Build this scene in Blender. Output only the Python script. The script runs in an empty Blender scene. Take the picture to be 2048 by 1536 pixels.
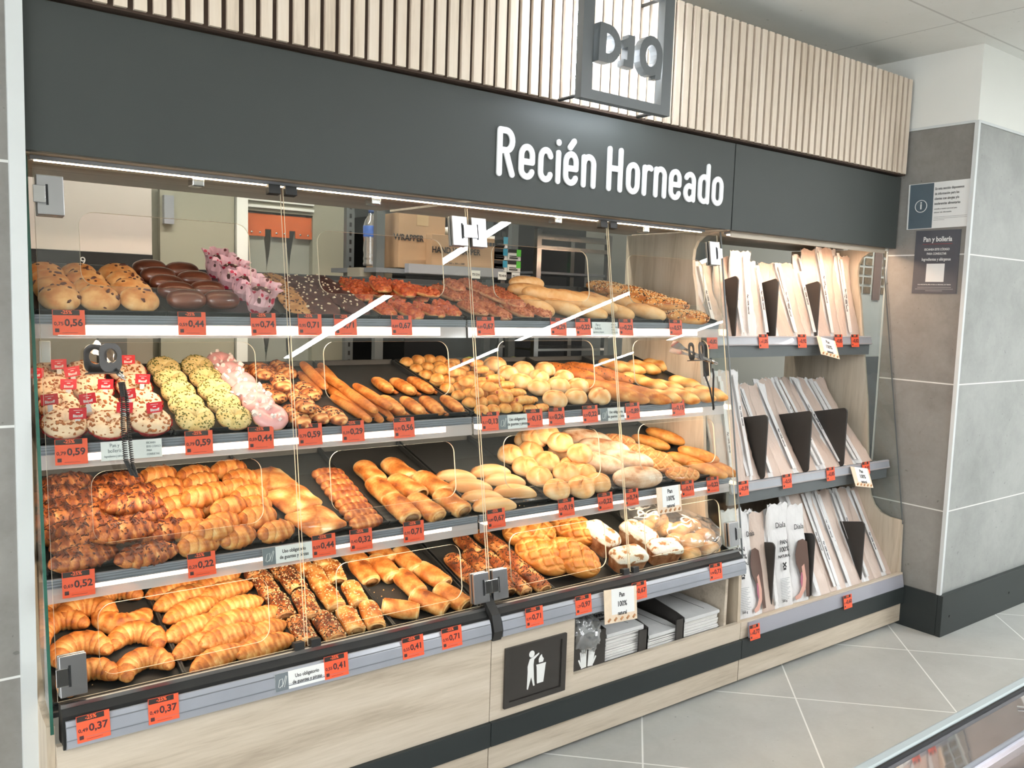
import bpy, bmesh, math, random
from mathutils import Vector, Matrix, noise, Euler
# ---------------------------------------------------------------- camera, world, exposure
S = bpy.context.scene
COL = S.collection
PI = math.pi
cam_d = bpy.data.cameras.new('camera'); cam = bpy.data.objects.new('camera', cam_d); COL.objects.link(cam); S.camera = cam
cam_d.sensor_width = 36; cam_d.lens = 36 * 1734.55 / 2048; cam_d.clip_start = .03
_yaw, _pit, _rol = math.radians(37.2046), math.radians(-5.6097), math.radians(1.861)
_f = Vector((math.sin(_yaw)*math.cos(_pit), math.cos(_yaw)*math.cos(_pit), math.sin(_pit)))
_r = Vector((math.cos(_yaw), -math.sin(_yaw), 0)); _u = _r.cross(_f)
_r2 = _r*math.cos(_rol) + _u*math.sin(_rol); _u2 = -_r*math.sin(_rol) + _u*math.cos(_rol)
_m = Matrix((_r2, _u2, -_f)).transposed().to_4x4(); _m.translation = (0, 0, 1.53); cam.matrix_world = _m
W = bpy.data.worlds.new('world'); S.world = W; W.use_nodes = True
W.node_tree.nodes['Background'].inputs[0].default_value = (.95, .97, 1, 1)
W.node_tree.nodes['Background'].inputs[1].default_value = 4.0
S.view_settings.view_transform = 'Standard'; S.view_settings.look = 'None'
S.view_settings.exposure = 0.0; S.view_settings.gamma = 1; S.view_settings.use_curve_mapping = False
S.render.engine = 'CYCLES'
S.cycles.use_denoising = True
S.cycles.max_bounces = 6; S.cycles.transparent_max_bounces = 22; S.cycles.use_adaptive_sampling = True; S.cycles.adaptive_threshold = .06; S.cycles.adaptive_min_samples = 16; S.cycles.diffuse_bounces = 3; S.cycles.glossy_bounces = 3
S.cycles.sample_clamp_indirect = 6; S.cycles.caustics_reflective = False; S.cycles.caustics_refractive = False
E_TUBE = 160.0; E_STRIP = 22.0; E_TOP = 22.0

# ---------------------------------------------------------------- node helpers
MATS = {}
def _new(name):
    m = bpy.data.materials.new(name); m.use_nodes = True; nt = m.node_tree; nt.nodes.clear()
    out = nt.nodes.new('ShaderNodeOutputMaterial'); MATS[name] = m
    return m, nt, out
def N(nt, t, **k):
    n = nt.nodes.new(t)
    for a, b in k.items():
        if a.startswith('i_'):
            n.inputs[a[2:].replace('_', ' ')].default_value = b
        else: setattr(n, a, b)
    return n
def L(nt, a, b): nt.links.new(a, b)
def c4(c): return (c[0], c[1], c[2], 1)
def srgb(r, g, b):
    f = lambda v: (v/255/12.92) if v/255 <= .04045 else ((v/255+.055)/1.055)**2.4
    return (f(r), f(g), f(b))
def ramp(nt, fac, stops, interp='LINEAR'):
    r = N(nt, 'ShaderNodeValToRGB'); cr = r.color_ramp; cr.interpolation = interp
    while len(cr.elements) < len(stops): cr.elements.new(.5)
    for e, (p, c) in zip(cr.elements, stops): e.position = p; e.color = c4(c)
    L(nt, fac, r.inputs[0]); return r.outputs[0]
def coords(nt, scale=(1, 1, 1), kind='Object', rot=(0, 0, 0)):
    tc = N(nt, 'ShaderNodeTexCoord'); mp = N(nt, 'ShaderNodeMapping')
    mp.inputs['Scale'].default_value = scale; mp.inputs['Rotation'].default_value = rot
    L(nt, tc.outputs[kind], mp.inputs[0]); return mp.outputs[0]
def noise_tex(nt, vec, scale, detail=4, rough=.55, dist=0):
    n = N(nt, 'ShaderNodeTexNoise'); n.inputs['Scale'].default_value = scale; n.inputs['Detail'].default_value = detail
    n.inputs['Roughness'].default_value = rough; n.inputs['Distortion'].default_value = dist
    if vec: L(nt, vec, n.inputs['Vector'])
    return n.outputs['Fac']
def math_(nt, op, a, b=None, c=None):
    m = N(nt, 'ShaderNodeMath', operation=op)
    for i, v in enumerate((a, b, c)):
        if v is None: continue
        if isinstance(v, (int, float)): m.inputs[i].default_value = v
        else: L(nt, v, m.inputs[i])
    return m.outputs[0]
def mixc(nt, fac, a, b):
    m = N(nt, 'ShaderNodeMix', data_type='RGBA')
    if isinstance(fac, (int, float)): m.inputs[0].default_value = fac
    else: L(nt, fac, m.inputs[0])
    for i, v in ((6, a), (7, b)):
        if isinstance(v, tuple): m.inputs[i].default_value = c4(v)
        else: L(nt, v, m.inputs[i])
    return m.outputs[2]
def bump(nt, h, strength=.3, dist=.002):
    b = N(nt, 'ShaderNodeBump'); b.inputs['Strength'].default_value = strength; b.inputs['Distance'].default_value = dist
    L(nt, h, b.inputs['Height']); return b.outputs[0]
def princ(nt, out, col, rough=.5, metal=0, nrm=None, coat=0, spec=.5):
    p = N(nt, 'ShaderNodeBsdfPrincipled')
    if isinstance(col, tuple): p.inputs['Base Color'].default_value = c4(col)
    else: L(nt, col, p.inputs['Base Color'])
    if isinstance(rough, (int, float)): p.inputs['Roughness'].default_value = rough
    else: L(nt, rough, p.inputs['Roughness'])
    p.inputs['Metallic'].default_value = metal; p.inputs['Coat Weight'].default_value = coat
    p.inputs['Specular IOR Level'].default_value = spec
    if nrm is not None: L(nt, nrm, p.inputs['Normal'])
    L(nt, p.outputs[0], out.inputs[0]); return p
def plain(name, col, rough=.5, metal=0, var=.06, nscale=12, coat=0, spec=.5, bmp=0):
    m, nt, out = _new(name); v = coords(nt); n = noise_tex(nt, v, nscale)
    a = tuple(max(0, x*(1-var)) for x in col); b = tuple(min(1, x*(1+var)) for x in col)
    c = ramp(nt, n, [(.3, a), (.7, b)])
    princ(nt, out, c, rough, metal, bump(nt, noise_tex(nt, v, nscale*6), bmp, .001) if bmp else None, coat, spec); return m
def emis(name, col, strength):
    m, nt, out = _new(name); e = N(nt, 'ShaderNodeEmission'); e.inputs[0].default_value = c4(col); e.inputs[1].default_value = strength
    L(nt, e.outputs[0], out.inputs[0]); return m
def thin_clear(name, tint=(1, 1, 1), refl=1.0, haze=0.0, hazecol=(.9, .9, .9), rough=.0, ior=1.5):
    m, nt, out = _new(name)
    tr = N(nt, 'ShaderNodeBsdfTransparent'); tr.inputs[0].default_value = c4(tint)
    gl = N(nt, 'ShaderNodeBsdfGlossy'); gl.inputs['Roughness'].default_value = rough; gl.inputs[0].default_value = (1, 1, 1, 1)
    lw = N(nt, 'ShaderNodeLayerWeight'); lw.inputs[0].default_value = .5; f0 = ((ior-1)/(ior+1))**2
    fac = math_(nt, 'MULTIPLY', math_(nt, 'ADD', math_(nt, 'MULTIPLY', math_(nt, 'POWER', lw.outputs['Facing'], 5.0), 1-f0), f0), refl)
    fac = math_(nt, 'MINIMUM', fac, 1.0)
    mx = N(nt, 'ShaderNodeMixShader'); L(nt, fac, mx.inputs[0]); L(nt, tr.outputs[0], mx.inputs[1]); L(nt, gl.outputs[0], mx.inputs[2])
    res = mx.outputs[0]
    if haze:
        df = N(nt, 'ShaderNodeBsdfDiffuse'); df.inputs[0].default_value = c4(hazecol)
        m2 = N(nt, 'ShaderNodeMixShader'); m2.inputs[0].default_value = haze
        L(nt, res, m2.inputs[1]); L(nt, df.outputs[0], m2.inputs[2]); res = m2.outputs[0]
    L(nt, res, out.inputs[0]); return m
def line_mask(nt, val, period, off, half):
    # 1 on joint lines
    f = math_(nt, 'FRACT', math_(nt, 'DIVIDE', math_(nt, 'SUBTRACT', val, off), period))
    d = math_(nt, 'MINIMUM', f, math_(nt, 'SUBTRACT', 1.0, f))
    return math_(nt, 'LESS_THAN', d, half/period)

# ---------------------------------------------------------------- materials
def concrete(name, c1, c2, lines, joint=(.72, .72, .69), rough=.45, nscale=1.6):
    m, nt, out = _new(name); tc = N(nt, 'ShaderNodeTexCoord'); v = tc.outputs['Object']
    n = noise_tex(nt, v, nscale, 6, .6); n2 = noise_tex(nt, v, 60, 3, .6); n3 = noise_tex(nt, v, 7, 5, .6, .8)
    fac = math_(nt, 'ADD', math_(nt, 'MULTIPLY', n, .6), math_(nt, 'ADD', math_(nt, 'MULTIPLY', n3, .3), math_(nt, 'MULTIPLY', n2, .12)))
    c = ramp(nt, fac, [(.36, c1), (.68, c2)])
    pits = math_(nt, 'GREATER_THAN', noise_tex(nt, v, 45, 2, .5), .735)
    c = mixc(nt, math_(nt, 'MULTIPLY', pits, .5), c, tuple(x*.5 for x in c1))
    sp = N(nt, 'ShaderNodeSeparateXYZ'); L(nt, v, sp.inputs[0]); X, Y, Z = sp.outputs
    msk = None
    for kind, period, off, half in lines:
        val = {'z': Z, 'x': X, 'y': Y, 'p': math_(nt, 'MULTIPLY', math_(nt, 'ADD', X, Y), .70711), 'q': math_(nt, 'MULTIPLY', math_(nt, 'SUBTRACT', X, Y), .70711)}[kind]
        k = line_mask(nt, val, period, off, half); msk = k if msk is None else math_(nt, 'MAXIMUM', msk, k)
    if msk is not None: c = mixc(nt, msk, c, joint)
    princ(nt, out, c, rough); return m
M_tile = concrete('grey_concrete_wall_tile', srgb(120, 117, 112), srgb(152, 150, 145), [('z', .6, 0, .003)])
M_tile_lit = concrete('grey_concrete_tile_lit', srgb(132, 134, 131), srgb(164, 166, 162), [('z', .6, 0, .003)])  # same tile, with the brighter, cooler light on this pillar face in its colour
M_floor = concrete('grey_stoneware_floor', srgb(168, 169, 164), srgb(190, 191, 186), [('q', .602, .099, .003), ('p', .612, 2.80, .003)], joint=(.83, .83, .8), rough=.33, nscale=1.2)
def wood(name, axis, c1, c2, c3, rough=.5):
    m, nt, out = _new(name)
    sc = {'x': (.7, 9, 9), 'z': (9, 9, .7), 'y': (9, .7, 9)}[axis]
    v = coords(nt, sc); n = noise_tex(nt, v, 1.6, 6, .62, .7); sc2 = tuple(s*5 for s in sc); n2 = noise_tex(nt, coords(nt, sc2), 3, 4, .6)
    f = math_(nt, 'ADD', math_(nt, 'MULTIPLY', n, .75), math_(nt, 'MULTIPLY', n2, .25))
    c = ramp(nt, f, [(.34, c1), (.5, c2), (.68, c3)])
    princ(nt, out, c, rough, nrm=bump(nt, n2, .15, .0006)); return m
M_woodx = wood('pale_ash_laminate_horizontal', 'x', srgb(164, 150, 132), srgb(192, 179, 160), srgb(208, 196, 179))
M_woodz = wood('pale_ash_laminate_vertical', 'z', srgb(176, 160, 138), srgb(203, 189, 168), srgb(214, 201, 182))
M_slat = wood('oak_slat_veneer', 'z', srgb(200, 182, 160), srgb(228, 212, 192), srgb(238, 225, 208))
M_slatback = plain('brown_backing_felt', srgb(70, 54, 44), .85)
M_fascia = plain('slate_grey_fascia_laminate', srgb(66, 70, 68), .5, var=.05, nscale=1.5, spec=.3)
M_band = plain('anthracite_laminate_band', srgb(46, 51, 51), .5, var=.05, nscale=2, spec=.3)
M_white = plain('white_wall_paint', srgb(230, 231, 225), .6, var=.02, nscale=2)
M_letter = plain('white_acrylic_letter', srgb(238, 240, 240), .35, var=.01)
M_trimwhite = plain('white_corner_trim', srgb(208, 212, 211), .4, var=.02)
M_steel = plain('brushed_steel', (.56, .56, .56), .22, 1, var=.08, nscale=9)
M_chrome = plain('polished_hinge_metal', (.46, .46, .47), .34, 1, var=.05, nscale=6)
M_alu = plain('ridged_grey_plastic_rail', srgb(150, 153, 160), .25, var=.1, nscale=4, coat=.5)
M_alud = plain('dark_rail_groove', srgb(112, 116, 122), .35, var=.1)
M_black = plain('matt_black_metal', srgb(38, 38, 37), .45, var=.1, bmp=.05)
M_black2 = plain('charcoal_metal_divider', srgb(54, 51, 48), .4, var=.06)
M_tray = plain('black_baking_tray_enamel', srgb(52, 53, 52), .42, var=.12, nscale=8, bmp=.1)
M_shelfg = plain('grey_painted_shelf_metal', srgb(92, 97, 98), .4, var=.04)
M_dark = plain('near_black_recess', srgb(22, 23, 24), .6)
M_orange = plain('orange_price_card', srgb(238, 92, 56), .55, var=.04)
M_card = plain('white_label_card', srgb(228, 229, 226), .5, var=.01)
M_cardgrey = plain('grey_label_end', srgb(112, 120, 124), .5, var=.02)
M_ink = plain('dark_print_ink', srgb(70, 40, 42), .6, var=.02)
M_inkb = plain('black_print_ink', srgb(44, 44, 46), .6, var=.02)
M_blackhead = plain('black_discount_header', srgb(48, 36, 32), .6, var=.02)
M_orangeprint = plain('orange_discount_print', srgb(245, 100, 55), .6, var=.02)
M_ceil = concrete('ceiling_panel', srgb(232, 233, 228), srgb(240, 241, 237), [('x', 1.2, .09, .004), ('y', 1.2, .68, .005)], joint=(.6, .6, .57), rough=.7, nscale=.6)
M_cream = plain('cream_kitchen_panel', srgb(150, 148, 132), .5, var=.03, nscale=2)
M_creamd = plain('grey_beige_kitchen_wall', srgb(146, 142, 130), .55, var=.04, nscale=3)
M_glass = thin_clear('clear_display_glass', (.955, .97, .96), .8)
M_gedge = plain('green_glass_edge', srgb(52, 96, 82), .2, var=.2, nscale=6)
M_gedgel = plain('glass_edge_painted_glint', srgb(232, 222, 196), .3, var=.05)  # light reflected by the cut edges is put into this cream colour
M_plastic = thin_clear('frosted_clear_price_rail', (.95, .92, .92), 1.2, .42, (.75, .69, .68), .08)
M_film = thin_clear('clear_plastic_film', (.96, .96, .96), 3.2, .06, (.9, .9, .9), .12, 1.45)
M_strip = emis('warm_led_strip', (1, .78, .56), E_STRIP)
M_striptop = emis('warm_top_led_strip', (1, .76, .5), E_TOP)
M_tube = emis('white_led_tube', (.96, .98, 1), E_TUBE)
M_halo = emis('cool_white_sign_led', (.86, .92, 1), 45)

# ---------------------------------------------------------------- mesh helpers
class MB:
    def __init__(s): s.v = []; s.f = []; s.mi = []; s.sm = []
    def add(s, vs, fs, mi=0, M=None, smooth=False):
        o = len(s.v)
        s.v += [tuple(M @ Vector(v)) if M else tuple(v) for v in vs]
        for f in fs: s.f.append([o+i for i in f]); s.mi.append(mi); s.sm.append(smooth)
        return s
    def box(s, x0, x1, y0, y1, z0, z1, mi=0, M=None):
        return s.add([(x0,y0,z0),(x1,y0,z0),(x1,y1,z0),(x0,y1,z0),(x0,y0,z1),(x1,y0,z1),(x1,y1,z1),(x0,y1,z1)],
            [(0,3,2,1),(4,5,6,7),(0,1,5,4),(1,2,6,5),(2,3,7,6),(3,0,4,7)], mi, M)
    def prism(s, poly, a, b, mi=0, M=None, axis='x'):
        n = len(poly)
        mk = {'x': lambda p, t: (t, p[0], p[1]), 'y': lambda p, t: (p[0], t, p[1]), 'z': lambda p, t: (p[0], p[1], t)}[axis]
        vs = [mk(p, a) for p in poly] + [mk(p, b) for p in poly]
        fs = [list(range(n))[::-1], list(range(n, 2*n))] + [(i, (i+1) % n, n+(i+1) % n, n+i) for i in range(n)]
        return s.add(vs, fs, mi, M)
    def tube(s, pts, r, n=8, mi=0, M=None, closed=False):
        pts = [Vector(p) for p in pts]; vs = []; fs = []; m = len(pts)
        ref = Vector((0, 0, 1))
        for i, p in enumerate(pts):
            d = (pts[(i+1) % m] - pts[i-1]) if closed else (pts[min(i+1, m-1)] - pts[max(i-1, 0)])
            d.normalize(); a = d.cross(ref)
            if a.length < .1: a = d.cross(Vector((0, 1, 0)))
            a.normalize(); b = d.cross(a); rr = r[i] if isinstance(r, (list, tuple)) else r
            vs += [p + (a*math.cos(2*PI*k/n) + b*math.sin(2*PI*k/n))*rr for k in range(n)]
        for i in range(m if closed else m-1):
            j = (i+1) % m
            fs += [(i*n+k, i*n+(k+1) % n, j*n+(k+1) % n, j*n+k) for k in range(n)]
        if not closed: fs += [list(range(n))[::-1], [(m-1)*n+k for k in range(n)]]
        return s.add(vs, fs, mi, M, True)
    def lathe(s, prof, n=24, mi=0, M=None):
        vs = [(r*math.cos(2*PI*k/n), r*math.sin(2*PI*k/n), z) for r, z in prof for k in range(n)]
        fs = [(i*n+k, i*n+(k+1) % n, (i+1)*n+(k+1) % n, (i+1)*n+k) for i in range(len(prof)-1) for k in range(n)]
        return s.add(vs, fs, mi, M, True)
    def mesh(s, name, mats, attr=None):
        me = bpy.data.meshes.new(name); me.from_pydata(s.v, [], s.f)
        for m in (mats if isinstance(mats, (list, tuple)) else [mats]): me.materials.append(m)
        me.polygons.foreach_set('material_index', s.mi); me.polygons.foreach_set('use_smooth', s.sm)
        bm = bmesh.new(); bm.from_mesh(me); bmesh.ops.recalc_face_normals(bm, faces=bm.faces); bm.to_mesh(me); bm.free()
        me.update(); return me
    def obj(s, name, mats, parent=None, M=None, bev=0):
        return put(s.mesh(name, mats), name, parent, M, bev)
def put(me, name, parent=None, M=None, bev=0):
    o = bpy.data.objects.new(name, me); COL.objects.link(o)
    if parent: o.parent = parent
    if M is not None: o.matrix_basis = M
    if bev:
        b = o.modifiers.new('bevel', 'BEVEL'); b.width = bev; b.segments = 2; b.limit_method = 'ANGLE'
    return o
def thing(name, label, cat, M=None, group=None):
    o = bpy.data.objects.new(name, None); COL.objects.link(o); o.empty_display_size = .05
    if M is not None: o.matrix_basis = M
    return tag(o, label, cat, group)
def tag(o, label, cat, group=None):
    o['label'] = label; o['category'] = cat
    if group: o['group'] = group
    return o
def struct(o, label=None, cat=None):
    o['kind'] = 'structure'
    if label: o['label'] = label
    if cat: o['category'] = cat
    return o
def T(x, y, z): return Matrix.Translation((x, y, z))
def Rz(a): return Matrix.Rotation(math.radians(a), 4, 'Z')
def Rx(a): return Matrix.Rotation(math.radians(a), 4, 'X')
def Ry(a): return Matrix.Rotation(math.radians(a), 4, 'Y')
FRONT = Matrix(((1,0,0,0),(0,0,-1,0),(0,1,0,0),(0,0,0,1)))       # local x->X, y->Z, z->-Y
LEFTF = Matrix(((0,0,-1,0),(-1,0,0,0),(0,1,0,0),(0,0,0,1)))      # local x->-Y, y->Z, z->-X
# the sloping glass plane of the display
GY0, GZ0, GK = 2.141, .518, .1569
def gy(z, off=0): return GY0 + GK*(z-GZ0) + off
_gn = math.sqrt(1+GK*GK)
def GM(x, z, off=0):
    return Matrix(((1,0,0,x),(0,GK/_gn,-1/_gn,gy(z, off)),(0,1/_gn,GK/_gn,z),(0,0,0,1)))
_cache = {}
def curve_mesh(key, build, extr, mats, offset=0, split=False):
    if key in _cache: return _cache[key]
    me = build(); _cache[key] = me; return me
def _to_mesh(cu, mats, split):
    o = bpy.data.objects.new('tmp', cu); COL.objects.link(o)
    dg = bpy.context.evaluated_depsgraph_get()
    me = bpy.data.meshes.new_from_object(o.evaluated_get(dg)); COL.objects.unlink(o); bpy.data.objects.remove(o); bpy.data.curves.remove(cu)
    me.materials.clear()
    for m in mats: me.materials.append(m)
    for p in me.polygons: p.material_index = (1 if split and abs(p.normal.z) < .7 else 0); p.use_smooth = False
    return me
def text_mesh(body, size, mat, bold=0, extr=.0003, align='CENTER', xs=1.0, sp=1.0):
    key = ('t', body, size, mat.name, bold, extr, align, xs, sp)
    if key in _cache: return _cache[key]
    cu = bpy.data.curves.new('text', 'FONT'); cu.body = body; cu.size = size; cu.extrude = extr; cu.offset = bold
    cu.align_x = align; cu.align_y = 'CENTER'; cu.resolution_u = 3; cu.space_character = sp
    me = _to_mesh(cu, [mat], False); me.name = 'printed_text'
    if xs != 1: me.transform(Matrix.Diagonal((xs, 1, 1, 1)))
    _cache[key] = me; return me
def text(body, name, size, mat, parent, M, **k): return put(text_mesh(body, size, mat, **k), name, parent, M)
def flat(loops, th, mats, split=False):
    # extruded flat shape from closed loops (first outer, rest holes), local XY, thickness centred on z=0
    cu = bpy.data.curves.new('flat', 'CURVE'); cu.dimensions = '2D'; cu.fill_mode = 'BOTH'; cu.extrude = th/2
    for lp in loops:
        sp = cu.splines.new('POLY'); sp.points.add(len(lp)-1); sp.use_cyclic_u = True
        for p, q in zip(sp.points, lp): p.co = (q[0], q[1], 0, 1)
    return _to_mesh(cu, mats, split)
def rrect(x0, x1, y0, y1, r, n=6):
    pts = []
    for cx, cy, a in ((x1-r, y1-r, 0), (x0+r, y1-r, 90), (x0+r, y0+r, 180), (x1-r, y0+r, 270)):
        pts += [(cx+r*math.cos(math.radians(a+90*i/n)), cy+r*math.sin(math.radians(a+90*i/n))) for i in range(n+1)]
    return pts
def capsule(p, q, r, n=6):
    a = math.atan2(q[1]-p[1], q[0]-p[0]); pts = []
    for c, s in ((q, a-PI/2), (p, a+PI/2)):
        pts += [(c[0]+r*math.cos(s+PI*i/n), c[1]+r*math.sin(s+PI*i/n)) for i in range(n+1)]
    return pts
def strokes_mb(mb, lines, r, z0, z1, sx=1, sy=1, dx=0, dy=0, n=8):
    # rounded thick strokes: each polyline swept as a flat ribbon with round joints
    k = 0
    for ln in lines:
        P = [(dx+x*sx, dy+y*sy) for x, y in ln]
        for a, b in zip(P, P[1:]):
            e = k*.00002; k += 1
            mb.prism(capsule(a, b, r, n), z0, z1+e, axis='z')
    return mb
def arc(cx, cy, rx, ry, a0, a1, n=10):
    return [(cx+rx*math.cos(math.radians(a0+(a1-a0)*i/n)), cy+ry*math.sin(math.radians(a0+(a1-a0)*i/n))) for i in range(n+1)]
X0, X1, X2, X3 = .318, 1.562, 2.805, 4.045      # module boundaries
YF = 2.12

# ---------------------------------------------------------------- room shell
struct(MB().box(-6, 10, -8, 6.4, -.05, 0).obj('floor', M_floor), 'grey floor tiles laid diagonally with pale joints', 'floor')
struct(MB().box(-6, 10, -8, 6.4, 2.73, 2.78).obj('ceiling', M_ceil), 'pale grey panelled store ceiling', 'ceiling')
struct(MB().box(-2.6, .293, 2.27, 2.40, 0, 2.73).obj('wall_left', M_tile), 'grey concrete-look tiled wall left of the bakery display', 'wall')
tr = MB(); tr.box(.285, .318, 2.255, 2.31, 0, 2.73)
struct(tr.obj('trim_1', M_trimwhite), 'white vertical corner trim at the left wall end', 'trim')
# column on the right: tiled to 2.4 m, white above
wc = MB(); wc.box(4.056, 4.075, 1.946, 2.325, 0, 2.392); wc.box(4.056, 4.075, 2.325, 2.46, 1.845, 2.392); wc.box(4.056, 4.075, 2.325, 2.46, 0, .5); wc.box(4.056, 4.075, 1.946, 2.46, 2.392, 2.73, 1)
wc.box(4.0561, 9, 1.944, 1.96, 0, 2.392, 2); wc.box(4.0561, 9, 1.944, 1.96, 2.392, 2.73, 1)
wc.box(4.076, 9, 2.44, 2.46, 2.1, 2.73, 1)
struct(wc.obj('wall_right', [M_tile, M_white, M_tile_lit]), 'grey tiled pillar and wall with white upper part', 'wall')
tm = MB(); tm.box(4.052, 4.078, 2.3255, 2.333, .5, 1.845); tm.box(4.046, 4.064, 1.934, 1.952, .2, 2.395); tm.box(4.048, 4.0555, 1.952, 2.44, 2.386, 2.398); tm.box(4.064, 9, 1.936, 1.9435, 2.386, 2.398)
struct(tm.obj('trim_2', M_trimwhite), 'slim pale corner profile on the pillar edge', 'trim')
bb = MB(); bb.box(4.044, 4.056, 1.944, 2.30, 0, .2); bb.box(4.044, 9, 1.918, 1.9435, 0, .2)
bo = struct(bb.obj('baseboard_right', M_band, bev=.002), 'tall anthracite baseboard around the pillar foot', 'baseboard')
for x in (4.12, 4.75, 5.1):
    MB().lathe([(0, 0), (.006, 0), (.006, .002), (0, .002)], 10).obj('screw', M_dark, bo, T(x, 1.9175, .09) @ Rx(90))
# far side of the store, seen only as reflections in the glass
struct(MB().box(-6, 10, -8, -7.9, 0, 2.73).obj('wall_far', M_white), 'far store wall facing the display', 'wall')
struct(MB().box(9.9, 10, -7.9, 1.9, 0, 2.73).obj('wall_far_right', M_white), 'far right store wall', 'wall')
sh = thing('aisle_shelving', 'long grey aisle shelving unit across the store from the display', 'shelving', T(3.5, -5.6, 0))
MB().box(-4, 4, -.3, .3, 0, 1.7).obj('shelving_body', M_creamd, sh); MB().box(-4, 4, .301, .32, 0, .12).obj('kick_plate', M_band, sh)
# kitchen shell behind the display
wb = MB(); wb.box(-.6, 5.2, 5.0, 5.08, 0, 2.73); wb.box(-.66, -.6, 2.42, 5.08, 0, 2.73)
struct(wb.obj('wall_back', M_creamd), 'grey-beige kitchen wall seen behind the display', 'wall')
MB().box(5.2, 8.9, 5.0, 5.06, 0, 2.73).obj('wall_back_right', M_cream)['kind'] = 'structure'
# wall above the display behind the slats
struct(MB().box(.318, 4.056, 2.32, 2.44, 2.185, 2.60).obj('wall_front_upper', M_white), 'white wall strip above the slat cladding', 'wall')

ph = thing('pigeonhole_cabinet', 'white pigeonhole cabinet of small brown compartments glimpsed beside the pillar', 'cabinet', T(5.5, 3.2, 0))
MB().box(-.45, .45, 0, .3, 1.22, 2.1).obj('cabinet_body', M_trimwhite, ph)
g = MB()
for c_ in range(7):
    for r_ in range(7):
        if c_ != 3: g.box(-.40+c_*.105, -.32+c_*.105, -.004, -.001, 1.64+r_*.062, 1.685+r_*.062)
g.obj('compartments', plain('brown_compartment', srgb(120, 104, 84), .6, var=.3, nscale=30), ph)
MB().box(-.02-.065, .02-.015, -.006, -.001, 1.6, 2.1).obj('centre_strip', plain('mauve_strip', srgb(120, 100, 96), .6), ph)
MB().box(-.45, .45, 0, .3, 0, 1.219).obj('lower_body', M_shelfg, ph)
# ---------------------------------------------------------------- ceiling tube lights (some seen mirrored in the glass)
TN = ['linear ceiling light nearest the bread display', 'linear ceiling light further right along the aisle', 'linear ceiling light left of the camera', 'linear ceiling light over the far left aisle', 'linear ceiling light at the far right of the store']
for i, (x, y0, y1) in enumerate(((3.36, -3.4, .32), (5.72, -4.4, .1), (-1.6, -4.4, .1), (-3.9, -4.4, .1), (8.1, -4.4, .1))):
    t = thing('linear_ceiling_light', 'white ' + TN[i], 'ceiling light', T(x, (y0+y1)/2, 2.73), 'linear ceiling lights')
    h = (y1-y0)/2
    MB().box(-.045, .045, -h, h, -.045, 0).obj('housing', M_trimwhite, t)
    MB().box(-.036, .036, -h+.01, h-.01, -.052, -.0455).obj('diffuser', M_tube, t)
t = thing('linear_ceiling_light', 'linear ceiling light inside the kitchen behind the display', 'ceiling light', T(1.3, 3.05, 2.73))
MB().box(-1.1, 1.1, -.05, .05, -.045, 0).obj('housing', M_trimwhite, t)
MB().box(-1.08, 1.08, -.04, .04, -.052, -.0455).obj('diffuser', emis('kitchen_tube', (1, .95, .85), 60), t)

t = thing('linear_ceiling_light', 'added ceiling light brightening the cabinet beyond the pillar', 'ceiling light', T(5.3, 2.75, 2.73))  # unseen lamp, added to brighten the pigeonhole cabinet
MB().box(-.6, .6, -.05, .05, -.045, 0).obj('housing', M_trimwhite, t)
MB().box(-.58, .58, -.04, .04, -.052, -.0455).obj('diffuser', MATS['kitchen_tube'], t)

# ---------------------------------------------------------------- slat cladding
sl = thing('slat_cladding', 'pale oak vertical slat cladding above the dark fascia', 'wall cladding', T(.33, 2.25, 2.185))
bk = MB(); bk.box(0, 3.715, .0125, .068, -.008, .432); bk.obj('backing_board', M_slatback, sl)
sb = MB(); n = 84; pit = 3.715/n
for i in range(n): sb.box(i*pit, i*pit+pit*.66, 0, .012, -.002, .436)
sb.obj('slat_strips', M_slat, sl)
# ---------------------------------------------------------------- fascia
def fascia(x0, x1, label):
    o = MB().box(x0+.0025, x1-.0025, 2.28, 2.31, 1.832, 2.17).obj('fascia_panel', M_fascia, bev=.0015); tag(o, label, 'sign panel'); return o
fascia(X0, X2, 'long slate-grey fascia panel carrying the white lettering')
fascia(X2, X3, 'short plain slate-grey fascia panel at the right end')
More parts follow.
